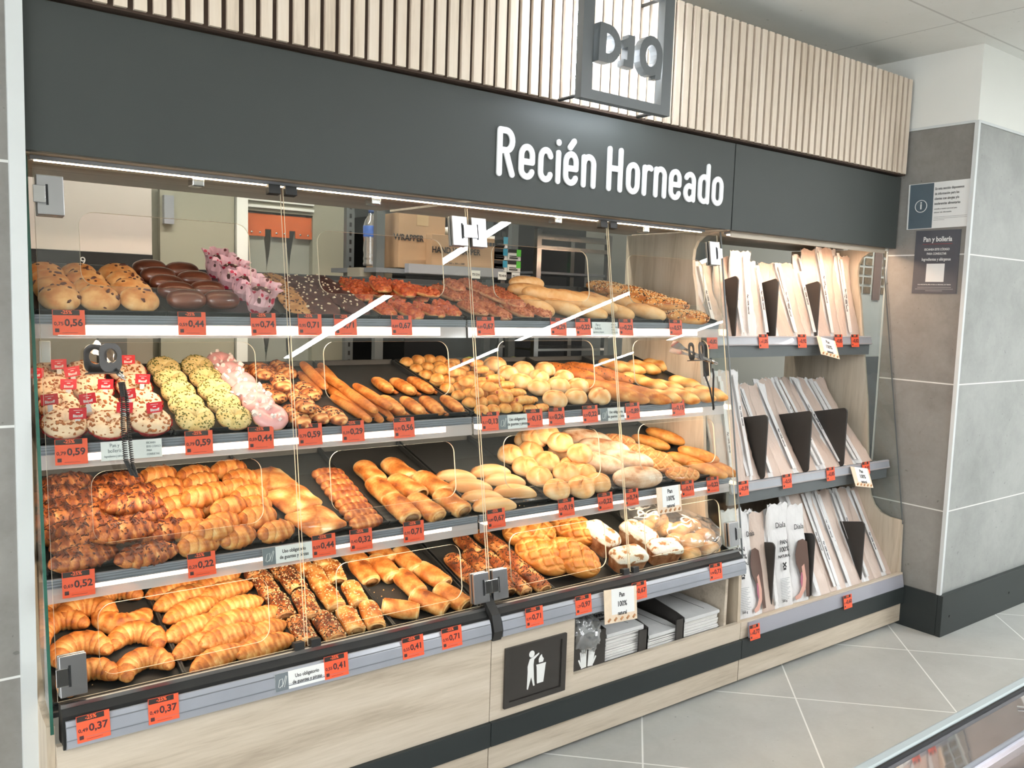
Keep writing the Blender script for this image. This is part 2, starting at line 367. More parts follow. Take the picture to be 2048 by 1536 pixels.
# white lettering, rounded condensed strokes
G = {  # glyph: (advance, polylines) in units of cap height 1
 'R': (.50, [[(.06,0),(.06,1)], [(.06,1),(.22,1)]+arc(.22,.77,.17,.23,90,-90)+[(.06,.54)], [(.22,.54),(.4,0)]]),
 'e': (.46, [[(.06,.35),(.36,.35),(.36,.5)]+arc(.21,.5,.15,.2,0,180)+[(.06,.2)]+arc(.21,.18,.15,.18,180,340)]),
 'c': (.42, [arc(.2,.5,.14,.2,20,180)+[(.06,.2)]+arc(.2,.18,.14,.18,180,340)]),
 'i': (.20, [[(.07,0),(.07,.68)], [(.07,.93),(.07,.94)]]),
 'é': (.46, [[(.06,.35),(.36,.35),(.36,.5)]+arc(.21,.5,.15,.2,0,180)+[(.06,.2)]+arc(.21,.18,.15,.18,180,340), [(.17,.86),(.28,1.02)]]),
 'n': (.46, [[(.06,0),(.06,.68)], [(.06,.52)]+arc(.21,.52,.15,.18,150,0)+[(.36,0)]]),
 ' ': (.22, []),
 'H': (.54, [[(.06,0),(.06,1)], [(.42,0),(.42,1)], [(.06,.52),(.42,.52)]]),
 'o': (.46, [arc(.21,.5,.15,.19,0,180)+[(.06,.18)]+arc(.21,.18,.15,.18,180,360)+[(.36,.5)]]),
 'r': (.34, [[(.06,0),(.06,.68)], [(.06,.5)]+arc(.2,.52,.14,.17,160,60)]),
 'a': (.46, [[(.36,0),(.36,.5)]+arc(.21,.5,.15,.19,0,150), [(.36,.34),(.2,.37)]+arc(.2,.19,.14,.19,100,290)+[(.36,.12)]]),
 'd': (.46, [[(.36,0),(.36,1)], [(.36,.52)]+arc(.21,.5,.15,.19,10,180)+[(.06,.18)]+arc(.21,.18,.15,.18,180,350)])}
tx = 'Recién Horneado'; total = sum(G[c][0] for c in tx) - .04
W_, H_ = 1.107, .135; sx = W_/total
root = thing('wall_lettering', 'white raised lettering reading Recién Horneado on the fascia', 'sign', T(1.636, 2.28, 1.927))
x = 0
for ch in tx:
    adv, ls = G[ch]
    if ls:
        mb = MB(); strokes_mb(mb, [[(a*.86+.02, b) for a, b in l] for l in ls], .0100, .0005, .006, sx, H_, x, 0)
        mb.obj('letter', M_letter, root, FRONT)
    x += adv*sx
# ---------------------------------------------------------------- illuminated square sign
sg = thing('illuminated_sign', 'square grey framed sign with thick Dia letters and white backlight on the slats', 'sign', T(2.042, 2.115, 2.37))
fr = flat([[(-.2025,-.203),(.2025,-.203),(.2025,.205),(-.2025,.205)], [(-.157,-.172),(.157,-.172),(.157,.17),(-.157,.17)]], .03, [M_shelfg])
put(fr, 'frame', sg, T(0, .015, 0) @ FRONT)
stand = MB()
for sx_ in (-.18, .18):
    for sz in (-.188, .188): stand.tube([(sx_, .03, sz), (sx_, .133, sz)], .006, 8)
stand.obj('stand_off_pins', M_black, sg)
lt = MB()
def ribbon(mb, pts, w, z0, z1, closed=False):
    n = len(pts); L_, R_ = [], []
    for i, p in enumerate(pts):
        a = pts[i-1] if (i or closed) else p; b = pts[(i+1) % n] if (i < n-1 or closed) else p
        d = Vector((b[0]-a[0], b[1]-a[1])).normalized(); nn = Vector((-d.y, d.x))*w/2
        L_.append((p[0]+nn.x, p[1]+nn.y)); R_.append((p[0]-nn.x, p[1]-nn.y))
    m = n if closed else n-1
    for i in range(m):
        j = (i+1) % n; mb.prism([L_[i], R_[i], R_[j], L_[j]], z0, z1+.0003*(i % 2), axis='z')
ribbon(lt, [(0, .118), (0, 0)], .03, 0, .03)
ribbon(lt, [(-.014, .104), (.018, .104)]+arc(.02, .059, .045, .045, 85, -85, 12)+[(.018, .014), (-.014, .014)], .029, 0, .0302)
lt.obj('letter', M_shelfg, sg, T(-.136, .012, -.085) @ FRONT @ Rz(-2))
lt = MB(); ribbon(lt, [(0, .10), (0, 0)], .03, 0, .03); lt.prism([(-.038, .078), (.012, .104), (.012, .075), (-.03, .055)], 0, .0303, axis='z'); lt.prism([(-.03, -.001), (.015, -.001), (.015, .02), (-.03, .02)], 0, .0301, axis='z')
lt.obj('letter', M_shelfg, sg, T(-.012, .012, -.082) @ FRONT @ Rz(-2))
lt = MB(); ribbon(lt, arc(0, 0, .04, .05, 0, 350, 20), .029, 0, .03, True); lt.prism([(.028, -.068), (.054, -.062), (.054, 0), (.027, 0)], 0, .0304, axis='z')
lt.obj('letter', M_shelfg, sg, T(.083, .012, -.028) @ FRONT @ Rz(-6))
hl = MB(); hl.box(-.185, .185, .022, .03, -.20, -.188); hl.box(-.185, .185, .022, .03, .188, .20); hl.box(-.2, -.188, .022, .03, -.187, .187); hl.box(.188, .2, .022, .03, -.187, .187)
hl.box(-.128, -.112, .032, .036, -.075, .02); hl.box(-.075, -.068, .032, .036, -.05, -.01); hl.box(-.018, -.006, .032, .036, -.075, .01); hl.box(.048, .058, .032, .036, -.05, .0); hl.box(.10, .11, .032, .036, -.07, .0)
for i in range(len(hl.v)): hl.v[i] = (hl.v[i][0], hl.v[i][1]+.010, hl.v[i][2])
hl.obj('backlight_strip', M_halo, sg)
# ---------------------------------------------------------------- signs on the pillar
def wall_card(name, label, ymid, z, w, h, mat, tilt=0):
    r = thing(name, label, 'sign', T(4.0545, ymid, z) @ LEFTF @ Rz(tilt)); MB().box(-w/2, w/2, -h/2, h/2, 0, .003).obj('sign_panel', mat, r); return r
M_slate = plain('blue_grey_print', srgb(84, 98, 106), .4, var=.05, nscale=5); M_slate2 = plain('dark_slate_poster_print', srgb(80, 82, 88), .35, var=.08, nscale=6)
M_whitepr = plain('white_print', srgb(226, 227, 224), .5, var=.01)
r = wall_card('information_sign', 'white allergy information sign with grey i symbol on the pillar', 2.09, 2.03, .30, .213, M_card, 1)
MB().box(-.1425, -.028, -.104, .104, .003, .0038).obj('grey_field', M_slate, r)
cr = MB(); cr.tube([(.028*math.cos(a*PI/12), .028*math.sin(a*PI/12), .0045) for a in range(24)], .0018, 6, closed=True); cr.obj('symbol_ring', M_whitepr, r, T(-.085, 0, 0))
text('i', 'symbol_letter', .05, M_whitepr, r, T(-.085, .002, .0042), bold=.001)
for i, s in enumerate(('En esta sección disponemos', 'de información para los', 'clientes con alergias y/o', 'intolerancias alimentarias')):
    text(s, 'text_line', .0165, M_inkb, r, T(-.022, .075-i*.023, .0034), align='LEFT', xs=.72, bold=.0002)
for i, s in enumerate(('consulta a nuestro personal para', 'obtener más información')):
    text(s, 'text_line', .0095, M_inkb, r, T(-.022, -.018-i*.016, .0034), align='LEFT', xs=.85)
MB().box(-.022, .132, -.056, -.055, .003, .0034).box(-.022, .132, -.063, -.062, .003, .0034).box(-.022, .03, -.070, -.069, .003, .0034).obj('small_print', M_inkb, r)
r = wall_card('bakery_poster', 'dark slate poster headed Pan y bollería on the pillar', 2.083, 1.766, .212, .295, M_slate2)
text('Pan y bollería', 'headline', .032, M_whitepr, r, T(0, .105, .0034), xs=.78, bold=.0006)
MB().box(-.07, .07, .083, .0845, .003, .0034).obj('red_underline', plain('red_print', srgb(170, 60, 60), .5), r)
text('ESCANEA ESTE CÓDIGO', 'text_line', .0145, M_whitepr, r, T(0, .058, .0034), xs=.75, bold=.0002)
text('PARA CONSULTAR', 'text_line', .0145, M_whitepr, r, T(0, .038, .0034), xs=.75, bold=.0002)
text('Ingredientes y alérgenos', 'text_line', .019, M_whitepr, r, T(0, .012, .0034), xs=.74, bold=.0003)
MB().box(-.043, .043, -.093, -.008, .003, .0034).obj('blank_square', M_whitepr, r)
text('SI LO NECESITAS, PIDE AYUDA AL PERSONAL DE TIENDA', 'text_line', .0075, M_whitepr, r, T(0, -.106, .0034), xs=.82)
MB().box(-.08, .08, -.119, -.1182, .003, .0034).box(-.09, .09, -.127, -.1262, .003, .0034).box(-.04, .04, -.135, -.1342, .003, .0034).obj('small_print', M_whitepr, r)

# ---------------------------------------------------------------- display cabinet carcass
PROF = [(2.86,.02),(2.13,.02),(2.13,.262),(2.138,.519),(2.205,.522),(2.25,.535),(2.285,.565),(2.31,.61),(2.325,.67),(2.333,.75),(2.365,1.083),(2.44,1.581),(2.46,1.66),(2.466,1.72),(2.462,1.76),(2.445,1.792),(2.41,1.815),(2.36,1.826),(2.32,1.83),(2.86,1.83)]
def side(parent, x0, x1):
    return MB().prism(PROF, x0, x1).obj('side_panel', M_woodz, parent)
# tinted glass cheeks between the side panel profile and the glass front
def cheek(x, label, em=None):
    t = thing('glass_side_screen', label, 'glass screen', T(x, 2.3, .52))
    poly = [(gy(1.828), 1.828), (gy(.524), .524)] + [(y, z) for y, z in PROF[4:19]]
    mb = MB(); mb.prism([(y-2.3, z-.52) for y, z in poly], -.003, .003); mb.obj('pane', M_glass, t)
    e = MB(); e.prism([(gy(1.829)-2.304, 1.309), (gy(.50)-2.304, -.02), (gy(.50)-2.3005, -.02), (gy(1.829)-2.3005, 1.309)], -.0035, .0035); e.obj('polished_edge', em or M_gedge, t)
    return t
cheek(X0+.011, 'clear glass end screen with green edge at the far left'); cheek(X2+.012, 'clear glass screen between pastry doors and bagged bread', M_shelfg)
cheek(X3-.009, 'clear glass end screen beside the grey pillar', M_shelfg)
def loc(mb): mb.v = [(x-cx, y-2.4, z) for x, y, z in mb.v]; return mb
def cab(x0, x1, label):
    global cx
    cx = (x0+x1)/2
    return thing('display_cabinet', label, 'display cabinet', T(cx, 2.4, 0))
def part(mb, name, mat, parent, bev=0): return loc(mb).obj(name, mat, parent, bev=bev)
for k, (x0, x1, lab) in enumerate(((X0, X1, 'left pastry cabinet with a plain pale wood front'), (X1, X2, 'middle bread cabinet with waste flap and open paper-bag niche'), (X2, X3, 'right cabinet holding bagged bread, beside the pillar'))):
    t = cab(x0, x1, lab)
    part(MB().box(x0+.002, x1-.002, YF, YF+.018, .02, .112), 'plinth_panel', M_woodx, t)
    part(MB().box(x0+.001, x1-.001, YF-.012, YF+.01, .113, .192), 'dark_band', M_band, t, .0015)
    if k == 0:
        part(MB().box(x0+.018, x1-.0015, YF, YF+.018, .193, .474), 'front_panel', M_woodx, t)
        part(MB().prism(PROF, x0, x0+.017), 'side_panel', M_woodz, t)
    elif k == 1:
        lp = [(x0+.0015, .193), (x1-.0015, .193), (x1-.0015, .262), (1.912, .262), (1.909, .463), (1.9, .468), (x0+.0015, .468)]
        fp = flat([lp], .018, [M_woodx]); fp.transform(T(-cx, YF+.009-2.4, 0) @ FRONT); put(fp, 'front_panel', t)
        part(MB().box(1.895, 1.909, YF+.019, 2.7, .20, .47), 'niche_wall', M_woodx, t); part(MB().box(2.72, 2.735, YF+.019, 2.7, .20, .50), 'niche_wall', M_woodx, t)
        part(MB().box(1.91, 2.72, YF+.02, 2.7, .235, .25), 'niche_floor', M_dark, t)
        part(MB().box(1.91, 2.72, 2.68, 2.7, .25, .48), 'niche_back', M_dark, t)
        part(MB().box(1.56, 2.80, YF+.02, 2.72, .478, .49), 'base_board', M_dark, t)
        fl = put(None, 'waste_flap', t, T(1.742-cx, YF-2.4, .322))
        put(flat([rrect(-.128, .128, -.1, .1, .002), rrect(-.108, .108, -.082, .084, .002)], .012, [M_black2]), 'flap_frame', fl, T(0, -.002, 0) @ FRONT)
        MB().box(-.107, .107, -.003, .004, -.081, .083).obj('flap_door', M_black2, fl, bev=.001)
        pk = MB(); pz0, pz1 = .003, .0042
        pk.prism([(-.018+.011*math.cos(a*PI/10), .058+.0115*math.sin(a*PI/10)) for a in range(20)], pz0, pz1, axis='z')
        pk.prism([(-.026,.042),(-.016,.045),(.012,.056),(.013,.052),(-.008,.038),(-.010,.02),(-.006,-.03),(-.002,-.052),(-.008,-.052),(-.018,-.02),(-.030,-.060),(-.034,-.058),(-.033,.0),(-.034,.018)], pz0, pz1+.0001, axis='z')
        pk.prism([(.002,.017),(.043,.017),(.041,.009),(.034,-.048),(.008,-.048),(.004,.009)], pz0, pz1+.0002, axis='z')
        pk.prism([(.013,.022),(.03,.022),(.033,.032),(.026,.04),(.024,.048),(.018,.044),(.012,.034)], pz0, pz1+.0003, axis='z')
        pk.obj('pictogram', M_whitepr, fl, FRONT)
    else:
        part(MB().box(x0+.0015, x1-.0015, YF, YF+.018, .193, .262), 'front_panel', M_woodx, t)
        part(MB().prism(PROF, x0-.009, x0+.008), 'side_panel', M_woodz, t)
        part(MB().prism(PROF, x1-.017, x1-.001), 'side_panel', M_woodz, t)
        part(MB().box(x0+.01, x1-.018, YF+.018, 2.84, .235, .245), 'base_board', M_woodx, t)
        part(MB().box(x0+.01, x1-.018, 2.84, 2.855, .02, .72), 'back_panel', M_woodz, t)
    part(MB().box(x0+.02, x1-.019, 2.315, 2.86, 1.833, 1.85), 'top_panel', M_woodx, t)
# black ledge with glass channel under the doors
for k, (x0, x1, lab) in enumerate(((X0+.03, X1-.018, 'left black ledge below the pastry doors'), (X1+.018, X2-.02, 'middle black ledge below the bread doors'))):
    t = thing('display_ledge', lab + ' with clear curved price rail', 'shelf ledge', T((x0+x1)/2, 2.13, .5)); h = (x1-x0)/2
    MB().prism([(-.018, -.034), (-.012, .042), (.005, .055), (.036, .058), (.036, -.03)], -h, h).obj('ledge_body', M_black, t)
    MB().prism([(.004, .0555), (.01, .0562), (.01, .066), (.004, .065)], -h, h).obj('glass_channel', M_chrome, t)
    pr = [(-.0215, -.034), (-.040, -.022), (-.0395, .0), (-.034, .022), (-.026, .036), (-.0205, .036), (-.025, .02), (-.03, 0), (-.031, -.018)]
    MB().prism(pr, -h+.004, h-.004).obj('price_rail', M_alu, t)
    rg = MB()
    for zz in (.024, .016, -.005): rg.box(-h+.004, h-.004, -.0405 + (.006 if zz > .01 else 0), -.0325, zz, zz+.0022)
    rg.obj('rail_ridge', M_alud, t)
MB_ = MB().prism([(2.092, .47), (2.085, .50), (2.10, .55), (2.16, .60), (2.16, .47)], X1-.016, X1+.016)
o = MB_.obj('ledge_joint', M_black); tag(o, 'black end bracket joining the two ledges under the centre hinge', 'bracket')

# ---------------------------------------------------------------- sloping shelves and trays
ROW = {1: (1.469, 2.325, .238), 2: (1.166, 2.285, .256), 3: (.856, 2.245, .29), 4: (.549, 2.201, .32)}
RAILZ = {1: 1.457, 2: 1.150, 3: .840}
RN = {1: 'top', 2: 'second', 3: 'third', 4: 'bottom'}
def TR(row, x, y, h=0):
    z0, y0, s = ROW[row]; a = math.atan(s)
    return T(x, y, z0-.012+s*(y-y0)) @ Matrix.Rotation(a, 4, 'X') @ T(0, 0, h)
MN = {0: 'left cabinet', 1: 'middle cabinet'}
for mod, (x0, x1) in enumerate(((X0+.018, X1-.004), (X1+.004, X2-.012))):
    for r in (1, 2, 3):
        z0, y0, s = ROW[r]; zt = RAILZ[r]; yr = gy(zt-.025, .024); cx_ = (x0+x1)/2; h = (x1-x0)/2
        t = thing('display_shelf', f'{RN[r]} sloping shelf of the {MN[mod]}, black with lit price rail', 'shelf', T(cx_, yr, zt), 'sloping pastry shelves')
        dz = z0-.026-zt; dy = y0-yr
        MB().prism([(.006, -.022), (.004, -.002), (dy, dz), (dy+.52, dz+.52*s), (dy+.52, dz+.52*s-.008), (.03, -.022)], -h, h).obj('shelf_board', M_black, t)
        MB().prism([(.0, -.024), (-.003, -.0), (.004, .001), (.006, -.024)], -h, h).obj('price_rail', M_alu, t)
        rg = MB()
        for q in (.003, .0095, .017): rg.box(-h, h, -.0045, .0, -q-.0022, -q)
        rg.obj('rail_ridge', M_alud, t)
        MB().prism([(-.006, -.056), (-.0015, -.022), (.0, -.022), (-.0045, -.056)], -h, h).obj('clear_rail_flap', M_plastic, t)
        MB().prism([(.055, -.052), (.057, -.026), (.085, -.026), (.08, -.052)], -h+.06, h-.06).obj('glow_strip', M_strip, t)
# end brackets and uprights
up = thing('shelf_upright', 'charcoal slotted shelf upright in the left end of the cabinet', 'shelf upright', T(.62, 2.82, .6))
MB().box(-.04, .04, 0, .03, -.1, .80).obj('post', M_shelfg, up)
# top light strip under the fascia
t = thing('top_light_strip', 'slim warm light strip running under the fascia above the doors', 'light', T((X0+X2)/2, 2.372, 1.822))
MB().box(-1.22, 1.18, -.012, .012, 0, .01).obj('housing', M_alu, t)
MB().box(-1.21, 1.17, -.004, .004, -.002, 0).obj('diffuser', M_striptop, t)
t = thing('top_light_strip', 'warm light strip inside the top of the bagged bread cabinet', 'light', T((X2+X3)/2, 2.345, 1.822))
MB().box(-.56, .56, -.02, .02, 0, .01).obj('housing', M_alu, t)
MB().box(-.58, .58, -.032, -.028, -.014, .01).obj('front_lip', M_woodx, t); MB().box(-.55, .55, -.014, .014, -.004, 0).obj('diffuser', emis('peach_led_strip', (1, .66, .44), 60), t)

# trays
def make_tray():
    w, d, b = .297, .50, .0
    mb = MB(); mb.box(-w/2, w/2, 0, d, -.002, 0)
    rim = [(0, -.002), (-.010, .014), (-.013, .0145), (-.013, .012), (-.003, -.002)]
    mb.prism([(y+.0, z) for y, z in rim], -w/2-.002, w/2+.002)
    mb.prism([(d-y, z) for y, z in rim], -w/2-.002, w/2+.002)
    mb.prism([(-w/2, -.002), (-w/2-.004, .014), (-w/2+.001, .014), (-w/2+.003, 0)], -.008, d+.008, axis='y')
    mb.prism([(w/2, -.002), (w/2+.004, .014), (w/2-.001, .014), (w/2-.003, 0)], -.008, d+.008, axis='y')
    return mb.mesh('baking_tray', M_tray)
tray_me = make_tray()
TL = {(1,0):'under the chocolate-chip buns',(1,1):'under the chocolate-glazed buns',(1,2):'under the cookies',(1,3):'under the red-topped pizza slices',(1,4):'under the nut-topped slices',(1,5):'under the left pale rolls',(1,6):'under the right pale rolls',(1,7):'under the seeded rolls',
(2,0):'under the speckled cream donuts',(2,1):'under the pistachio donuts',(2,2):'under the chocolate braids',(2,3):'under the long crimped pastries',(2,4):'under the small filled rolls',(2,5):'under the round buns',(2,6):'under the big baguettes',(2,7):'under the twisted rolls',
(3,0):'under the chocolate croissants',(3,1):'under the small filled croissants',(3,2):'under the square puff pastries',(3,3):'under the rolled puff pastries',(3,4):'under the half-moon turnovers',(3,5):'under the round scored buns',(3,6):'under the floury loaves',(3,7):'under the batons',
(4,0):'under the horseshoe croissants',(4,1):'under the straight croissants',(4,2):'under the seeded rolls',(4,3):'under the ham puffs',(4,4):'under the seeded sausage rolls',(4,5):'under the criss-cross loaves',(4,6):'under the floury tin loaves',(4,7):'under the bagged buns'}
TX = [.338+.153+i*.306 for i in range(4)] + [X1+.006+.155+i*.3075 for i in range(4)]
for r in (1, 2, 3, 4):
    for i, x in enumerate(TX):
        o = put(tray_me, 'baking_tray', None, TR(r, x, ROW[r][1]+.008, -.001))
        tag(o, f'black baking tray {TL[(r, i)]}, {RN[r]} shelf', 'baking tray', 'black baking trays')
# supports under the bottom trays
for mod, (x0, x1) in enumerate(((X0+.018, X1-.004), (X1+.004, X2-.012))):
    t = thing('display_shelf', f'bottom sloping shelf of the {MN[mod]} behind the glass doors', 'shelf', T((x0+x1)/2, 2.18, .518), 'sloping pastry shelves'); h = (x1-x0)/2; s = .31
    MB().prism([(0, .0), (0, .012), (.53, .012+.53*s), (.53, .53*s-.01), (.15, -.02)], -h, h).obj('shelf_board', M_black, t)

# ---------------------------------------------------------------- glass doors
HOLE_Z = [(.605, .772), (.915, 1.085), (1.225, 1.392), (1.528, 1.706)]
xs = [X0+.022, .955, 1.572, 2.188, X2-.005]
DN = ['leftmost glass door, in front of the donuts and croissants', 'second glass door from the left, in front of the pizza slices', 'third glass door, in front of the buns and floury loaves', 'rightmost glass door, in front of the seeded rolls and bagged buns']
for i in range(4):
    a, b = xs[i]+.004, xs[i+1]-.004; zb, zt = .568, 1.812; cz = .568; cxp = (a+b)/2
    t = thing('glass_door', DN[i] + ', with four hand openings', 'glass door', GM(cxp, cz), 'glass doors of the pastry display')
    hx0 = [.437, 1.053, 1.662, 2.278][i]; hx1 = hx0+.418
    loops = [[(a-cxp, 0), (b-cxp, 0), (b-cxp, (zt-zb)*_gn), (a-cxp, (zt-zb)*_gn)]]
    for z0, z1 in HOLE_Z: loops.append(rrect(hx0-cxp, hx1-cxp, (z0-zb)*_gn, (z1-zb)*_gn, .035)[::-1])
    put(flat(loops, .005, [M_glass, M_gedgel], True), 'pane', t)
    # hinges: clamps on the glass at the outer corners
    hs = {0: -1, 1: 1, 2: -1, 3: 1}[i]
    for zz in (.045, 1.17):
        hx = (a-cxp) if hs < 0 else (b-cxp)
        hg = MB(); d0, d1 = sorted((hx-hs*.004, hx-hs*.062)); 
        hg.box(d0, d1, zz-.035, zz+.06, .003, .014); hg.box(d0, d1, zz-.035, zz+.06, -.014, -.003)
        ho = hg.obj('hinge', M_chrome, t, bev=.002)
        e0, e1 = sorted((hx+hs*.004, hx-hs*.022)); MB().box(e0, e1, zz-.008, zz+.033, .0145, .019).obj('hinge_knuckle', M_steel, ho, bev=.001)
        e0, e1 = sorted((hx-hs*.023, hx-hs*.028)); MB().box(e0, e1, zz-.012, zz+.037, .0142, .0155).obj('hinge_slot', M_dark, ho)
    # magnetic latch top
    lx = (b-cxp-.02) if hs < 0 else (a-cxp+.02)
    MB().box(lx-.017, lx+.017, (1.795-zb)*_gn, (1.82-zb)*_gn, -.012, .012).obj('top_latch', M_black, t, bev=.001)
    MB().box(lx-.014, lx+.014, -.012, .016, -.01, .012).obj('bottom_latch', M_black, t, bev=.001)
for i, x in enumerate((.74, 1.27, 1.99, 2.43)):
    o = MB().box(-.016, .016, -.02, .02, -.032, 0).obj('door_stop', M_steel, bev=.003); o.matrix_basis = T(x, 2.40, 1.832)
    tag(o, ['steel ceiling bracket above the brown glazed buns', 'steel ceiling bracket above the pizza slices', 'steel ceiling bracket above the pale rolls', 'steel ceiling bracket near the right end of the doors'][i], 'bracket', 'brackets under the fascia')
o = MB().box(-.0125, .0125, 0, .008, -.026, .026).obj('key_lock_plate', M_card, bev=.001); o.matrix_basis = T(.365, 2.36, 1.365); tag(o, 'small white lock plate hanging under the top shelf, far left', 'lock plate')

# ---------------------------------------------------------------- baked goods
def crust(name, stops, nscale=22, namt=.35, rough=.55, bmp=.35, coat=0, bdist=.0015):
    m, nt, out = _new(name); v = coords(nt)
    at = N(nt, 'ShaderNodeAttribute', attribute_name='tone'); n = noise_tex(nt, v, nscale, 5, .6); n2 = noise_tex(nt, v, nscale*6, 3, .6)
    f = math_(nt, 'ADD', at.outputs['Fac'], math_(nt, 'MULTIPLY', math_(nt, 'SUBTRACT', n, .5), namt*2))
    f = math_(nt, 'ADD', f, math_(nt, 'MULTIPLY', math_(nt, 'SUBTRACT', n2, .5), namt*.6))
    c = ramp(nt, f, stops)
    h = math_(nt, 'ADD', n, math_(nt, 'MULTIPLY', n2, .5))
    princ(nt, out, c, rough, nrm=bump(nt, h, bmp, bdist), coat=coat); return m
PALE, GOLD, BRN, DKB = srgb(244, 218, 160), srgb(228, 172, 98), srgb(184, 112, 48), srgb(112, 58, 22)
C_golden = crust('golden_croissant_crust', [(0, srgb(248, 212, 150)), (.32, srgb(232, 166, 92)), (.62, srgb(202, 118, 48)), (1, srgb(130, 62, 22))], 28, .5)
C_brown = crust('deep_brown_flaky_crust', [(0, srgb(244, 196, 132)), (.33, srgb(212, 132, 68)), (.6, srgb(156, 78, 36)), (1, srgb(84, 36, 16))], 26, .62)
C_bread = crust('light_bread_crust', [(0, srgb(250, 220, 172)), (.36, srgb(238, 182, 118)), (.66, srgb(214, 140, 76)), (1, srgb(168, 94, 42))], 24, .32, .6, .5)
C_breadg = crust('golden_bread_crust', [(0, srgb(248, 208, 136)), (.38, srgb(234, 168, 88)), (.7, srgb(204, 122, 48)), (1, srgb(148, 78, 26))], 26, .34, .5, .5)
C_bag = crust('toasted_baguette_crust', [(0, srgb(240, 194, 128)), (.38, srgb(220, 150, 76)), (.7, srgb(182, 102, 40)), (1, srgb(130, 66, 24))], 34, .36, .6, .5)
C_flour = crust('floured_rustic_crust', [(0, srgb(240, 222, 200)), (.4, srgb(214, 176, 142)), (.7, srgb(176, 118, 76)), (1, srgb(128, 72, 40))], 40, .4, .75, .5)
C_white = crust('white_floury_top', [(0, srgb(250, 244, 232)), (.44, srgb(240, 226, 204)), (.52, srgb(186, 130, 84)), (1, srgb(140, 84, 44))], 30, .6, .8, .8, bdist=.003)
C_cookie = crust('tan_cookie_dough', [(0, srgb(240, 200, 150)), (.5, srgb(214, 160, 104)), (1, srgb(160, 104, 58))], 40, .35, .7, .6)
C_choc = crust('milk_chocolate_glaze', [(0, srgb(150, 88, 62)), (.5, srgb(108, 58, 40)), (1, srgb(62, 30, 22))], 10, .18, .28, .08, .5)
C_dark = crust('dark_chocolate_dough', [(0, srgb(124, 80, 68)), (.5, srgb(92, 56, 50)), (1, srgb(56, 32, 30))], 40, .3, .65, .5)
C_pink = crust('pink_icing', [(0, srgb(246, 190, 186)), (1, srgb(232, 150, 150))], 12, .12, .35, .1, .3)
C_cream = crust('speckled_cream_topping', [(0, srgb(250, 226, 196)), (.55, srgb(238, 204, 166)), (.78, srgb(190, 120, 66)), (1, srgb(140, 78, 40))], 60, .5, .6, .6)
C_pist = crust('pistachio_crumb', [(0, srgb(246, 226, 170)), (.5, srgb(224, 192, 122)), (1, srgb(160, 132, 62))], 70, .4, .7, .9)
C_red = crust('tomato_ham_topping', [(0, srgb(246, 190, 120)), (.35, srgb(226, 118, 62)), (.65, srgb(186, 66, 34)), (1, srgb(116, 38, 20))], 60, .6, .45, .9, .2, .004)
C_redn = crust('nut_and_bacon_topping', [(0, srgb(240, 186, 138)), (.35, srgb(214, 128, 84)), (.65, srgb(166, 78, 48)), (1, srgb(104, 44, 28))], 60, .6, .5, .9, .1, .004)
C_skin = crust('smooth_turnover_dough', [(0, srgb(248, 206, 150)), (.5, srgb(232, 170, 106)), (1, srgb(196, 124, 64))], 14, .2, .55, .15)
M_chip = plain('dark_chocolate_chip', srgb(92, 50, 38), .4, var=.2)
M_wchip = plain('white_chocolate_chip', srgb(240, 222, 190), .5)
M_seed = plain('dark_poppy_and_linseed', srgb(84, 56, 38), .6, var=.3)
M_sesame = plain('pale_sesame_seed', srgb(238, 208, 158), .6, var=.1)
M_mallow = plain('white_mini_marshmallow', srgb(252, 238, 232), .6, var=.01)
M_pistb = plain('green_pistachio_bit', srgb(120, 118, 52), .6, var=.3)
M_crumb = plain('caramel_biscuit_crumb', srgb(176, 106, 58), .7, var=.25)
M_meat = plain('pink_sausage_filling', srgb(186, 82, 66), .45, var=.15)
M_cocoa = plain('dark_cocoa_filling', srgb(74, 40, 32), .5, var=.2)
M_cup = plain('red_paper_cup', srgb(196, 48, 50), .5, var=.08)
M_slash = plain('dark_flat_scored_crease', srgb(176, 122, 66), .7, var=.1)
rnd = random.Random(7)

